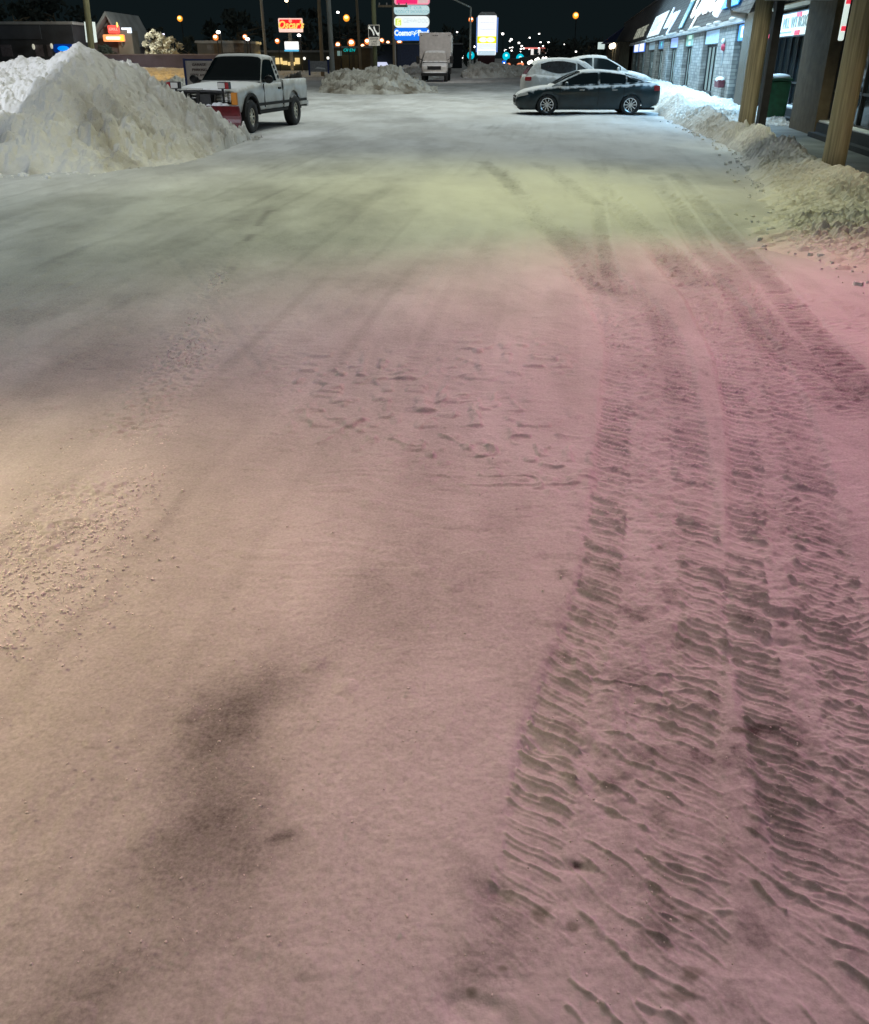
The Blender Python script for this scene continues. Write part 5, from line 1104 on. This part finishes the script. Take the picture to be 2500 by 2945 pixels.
q = P(1450, 182, 150); e = empty('road_sign', (q.x, 150, 0), 0, 'small blue lit sign below the middle traffic light', 'road sign'); m = MB(); m.rrect(.6, .75, .08, 0, .08); m.build('face', glow('blue_sign', (.02, .18, .9), 1), e, Vector((0, 0, q.z))); m = MB(); m.tube([(0, .1, 0), (0, .1, q.z)], .04, 6); m.build('post', POLEM, e); m = MB(); m.ball((0, -.03, q.z), .12, .03, .12); m.build('mark', WH, e)
# oncoming cars on the far road
HL = glow('headlamp', (1, .93, .82), 4); TL = glow('tail_glow', (1, .28, .12), 1.2); DCAR = mat('night_car', (.05, .05, .055), .4)
def farcar(x, y, Y, lm, label, group, gap=5):
    q = P(x, y, Y); s = Y*.886/2500; e = empty('oncoming_car' if lm is HL else 'leaving_car', (q.x, Y, max(0, q.z-.65)), 0, label, 'car', group)
    k = MB(); k.box((-.9, 0, .25), (.9, 4.3, .85)); k.box((-.78, 1.0, .85), (.78, 3.6, 1.4), tap=.25); k.build('body', DCAR, e, bevel=.08)
    for sd in (-1, 1):
        k = MB(); k.ball((sd*.68, -.06, .65), .30, .1, .26, 8, 6); k.build('headlight' if lm is HL else 'tail_light', lm, e, smooth=True)
for i, (x, y) in enumerate(((1510, 180), (1517, 177), (1532, 172), (1538, 169), (1554, 167), (1562, 166), (1570, 164), (1581, 161))): farcar(x, y, 150+17*i, HL, 'tiny oncoming car with glowing headlights on the far road', 'oncoming cars on the far road')
for i, (x, y) in enumerate(((1478, 187), (1487, 185))): farcar(x, y, 125+12*i, TL, 'tiny car showing orange red lights below the traffic lights', 'cars leaving down the road')
# ------------------------------------------------------------------ loose snow crumbs on the lot
def crumbs(pts_fn, n, r0, r1, label, name, seed, m):
    rr = random.Random(seed); k = MB(); ring = [(.9, 0), (.2, .85), (-.8, .4), (-.5, -.8), (.5, -.75)]
    base = [(.05, 0, .95)]+[(x*.78, y*.78, .55) for x, y in ring]+[(x, y, -.9) for x, y in ring]
    fc = [(0, 1+j, 1+(j+1) % 5) for j in range(5)]+[(1+j, 6+j, 6+(j+1) % 5, 1+(j+1) % 5) for j in range(5)]
    for i in range(n):
        x, y = pts_fn(rr); r = r0*(r1/r0)**(rr.random()**2.2); a = rr.random()*6.28; f = .6+.9*rr.random()
        k.add([(x+r*(px*cos(a)*f-py*sin(a)), y+r*(px*sin(a)*f+py*cos(a)), .003+r*.25+r*.62*pz*(.8+.3*rr.random())) for px, py, pz in base], fc)
    o = k.build(name, m, smooth=False); return tag(o, label, 'snow crumbs', None, 'stuff')
WR = [G(x, y) for x, y in ((640, 770), (530, 1030), (420, 1190), (300, 1370), (190, 1510), (60, 1650), (-80, 1800))]
def windrow(rr):
    t = rr.random()*5.99; i = int(t); f = t-i; p = WR[i].lerp(WR[i+1], f); w = .04+.03*t; return p.x+rr.gauss(0, w), p.y+rr.gauss(0, w)
CRM = mat('snow_crumb', (.78, .77, .76), .85, noise=.1)
crumbs(windrow, 9000, .0018, .0075, 'crumbled snow strewn along the plough edge at the left', 'snow_crumbs', 5, CRM)
def trackcrumb(rr):
    q = G(1760+rr.gauss(0, 170), 1150+1750*rr.random()**1.3) if rr.random() < .6 else G(2270+rr.gauss(0, 130), 1000+1500*rr.random())
    return q.x, q.y
crumbs(trackcrumb, 900, .001, .004, 'broken snow crumbs thrown up along the tyre tracks', 'snow_crumbs', 15, CRM)
def scatter(rr):
    if rr.random() < .55: q = G(700+rr.gauss(0, 420), 1500+rr.random()*1300); return q.x, q.y
    y = 1.2+9*rr.random()**1.6; return (rr.random()*2-1)*.62*(y+.8), y
crumbs(scatter, 700, .0015, .005, 'loose snow crumbs scattered over the lot', 'snow_crumbs', 6, CRM)
def bermfoot(rr):
    t = 7+22*rr.random(); l = np.interp(t, [7, 8, 9.4, 11.75, 14, 17, 20, 22.4, 25.5, 29], [2.7, 2.62, 2.13, 2.45, 2.8, 3.1, 3.3, 3.3, 3.0, 2.9])+rr.gauss(-.05, .16); q = B(t, l); return q.x, q.y
crumbs(bermfoot, 420, .010, .055, 'snow lumps fallen along the foot of the berm', 'snow_lumps', 7, mat('snow_lump', (.76, .76, .75), .85, noise=.15, nscale=20))
def pilefoot(rr):
    x = -12+8*rr.random(); y = np.interp(x, [-12, -5.3, -4.9, -4.3], [14.6, 14.7, 17, 21.3])+rr.gauss(-.1, .15); return x, y
crumbs(pilefoot, 420, .015, .08, 'snow lumps rolled off the big snow pile', 'snow_lumps', 8, mat('snow_lump', (0, 0, 0)))
# ------------------------------------------------------------------ night light
W = bpy.data.worlds.new('World'); scene.world = W; W.use_nodes = True; nt = W.node_tree
bg = nt.nodes['Background']; sky = nt.nodes.new('ShaderNodeTexSky'); sky.sky_type = 'NISHITA'; sky.sun_disc = False
sky.sun_elevation = radians(-4); sky.sun_rotation = radians(150); sky.air_density = 1.6; sky.dust_density = 2; sky.ozone_density = 1
ad = nt.nodes.new('ShaderNodeMix'); ad.data_type = 'RGBA'; ad.blend_type = 'ADD'; ad.inputs['Factor'].default_value = 1; ad.inputs['B'].default_value = (.06, .105, .12, 1)
nt.links.new(sky.outputs['Color'], ad.inputs['A']); nt.links.new(ad.outputs['Result'], bg.inputs['Color']); bg.inputs['Strength'].default_value = .08
def strip_light(name, loc, d, col, w, sx, sy):
    o = light('AREA', name, loc, Vector(loc)+Vector((0, 0, -1)), col, w, sx, sy=sy)
    z = -(Vector(d).normalized()); y = Vector((sin(AL), cos(AL), 0)); y = (y-z*y.dot(z)).normalized(); x = y.cross(z)
    o.rotation_euler = Matrix((x, y, z)).transposed().to_euler(); return o
def light(kind, name, loc, target, col, pw_, size=.5, spot=60, blend=1, sy=None):
    d = bpy.data.lights.new(name, kind); d.color = col; d.energy = pw_
    if kind == 'AREA':
        d.size = size
        if sy: d.shape = 'RECTANGLE'; d.size_y = sy
    elif kind == 'SPOT': d.spot_size = radians(spot); d.spot_blend = blend; d.shadow_soft_size = size
    elif kind == 'POINT': d.shadow_soft_size = size
    o = bpy.data.objects.new(name, d); COL.objects.link(o); o.location = loc
    o.rotation_euler = (Vector(target)-Vector(loc)).to_track_quat('-Z', 'Y').to_euler(); return o
s = bpy.data.lights.new('night_sky_glow', 'SUN'); s.energy = .36; s.angle = radians(110); s.color = (.95, 1, .97)
so = bpy.data.objects.new('night_sky_glow', s); COL.objects.link(so); so.rotation_euler = (radians(-6), radians(26), 0)
# coloured spots hung unseen over the near lot
light('SPOT', 'pink_spot_and_fill', B(11.2, 2.6, 6.0), (2.0, 2.7, 0), (.94, .25, .42), 1600, .25, 90, 1)
light('SPOT', 'pink_spot_and_fill', (2.9, 4.4, 5.6), (1.7, 2.8, 0), (.94, .28, .44), 270, 1.2, 96, 1)  # added soft pink fill, lifts the shadows in the tyre prints
light('SPOT', 'pink_spot_and_fill', (1.8, -1.0, 6), (1.5, 2.4, 0), (.97, .36, .44), 70, 1.5, 60, 1)  # added pink fill from behind the viewer
light('SPOT', 'olive_band_spot', B(13.5, .0, 8.0), (-.4, 11.2, 0), (1, .98, .33), 1300, .6, 108, 1)  # added spot tints an olive band, hangs clear of the canopy
light('SPOT', 'warm_lamp_and_fill', (-4.2, 2.6, 3.2), (-2.35, 2.6, 0), (1, .74, .42), 700, .4, 66, 1)
light('SPOT', 'warm_lamp_and_fill', (-3.0, .4, 3.4), (-1.0, 1.3, 0), (1, .66, .30), 45, .5, 70, 1)  # added second warm spot, tints the bottom left corner
light('SPOT', 'pile_fill_spot', (-.5, 7.5, 7), (-6.8, 17, .8), (1, .96, .80), 1300, .3, 48, 1)  # added spot that brightens the front of the pile
light('SPOT', 'lot_floodlight', (-13.5, 11.5, 6.5), (-9.3, 18.0, 1.2), (.86, .90, 1), 3600, .12, 31, .2)
light('SPOT', 'lot_floodlight', (-14, 5, 8), (-7, 10, 0), (.60, .76, 1), 2700, .6, 85)
light('AREA', 'far_lot_lamp', (2, 38, 18), (1, 34, 0), (.93, 1, .90), 3500, 16)
strip_light('shop_soffit_light', B(44, 4.5, 2.66), (-.12, 0, -1), (.28, .64, 1), 1050, .8, 36)
strip_light('facade_fill_strip', B(56, 2.2, 5.4), (cos(AL)*.8, -sin(AL)*.8, -.55), (.58, .86, 1), 1700, .5, 48)  # added unseen strip above the lot, brightens the shop fronts
light('SPOT', 'downlight_and_fill', B(12.6, 4.8, 2.85), B(13.2, 4.5, 0), (1, .82, .55), 95, .15, 110)
light('SPOT', 'downlight_and_fill', B(19.5, 4.7, 2.85), B(19.5, 4.7, 0), (.85, 1, .75), 90, .15, 130)
light('SPOT', 'downlight_and_fill', B(15.5, 2.9, 3.3), B(22.6, 4.4, 1.0), (1, .92, .62), 420, .15, 60)  # added fill aimed at the columns from outside the canopy
light('SPOT', 'sodium_street_light', (-26, 66, 12), (-25, 80, 0.3), (1, .58, .13), 9000, .4, 80)
light('SPOT', 'sodium_street_light', (-19, 112, 9), (-19, 116, 0), (1, .68, .25), 9000, .4, 80)
light('POINT', 'shrub_light', (-28.5, 92.6, 5.0), (0, 0, 0), (1, .98, .85), 900, .2)
light('SPOT', 'truck_fill_spot', (4, 62, 9), (0, 78, 1.5), (1, .93, .85), 4000, .4, 50)  # added unseen spot, brightens the box truck front
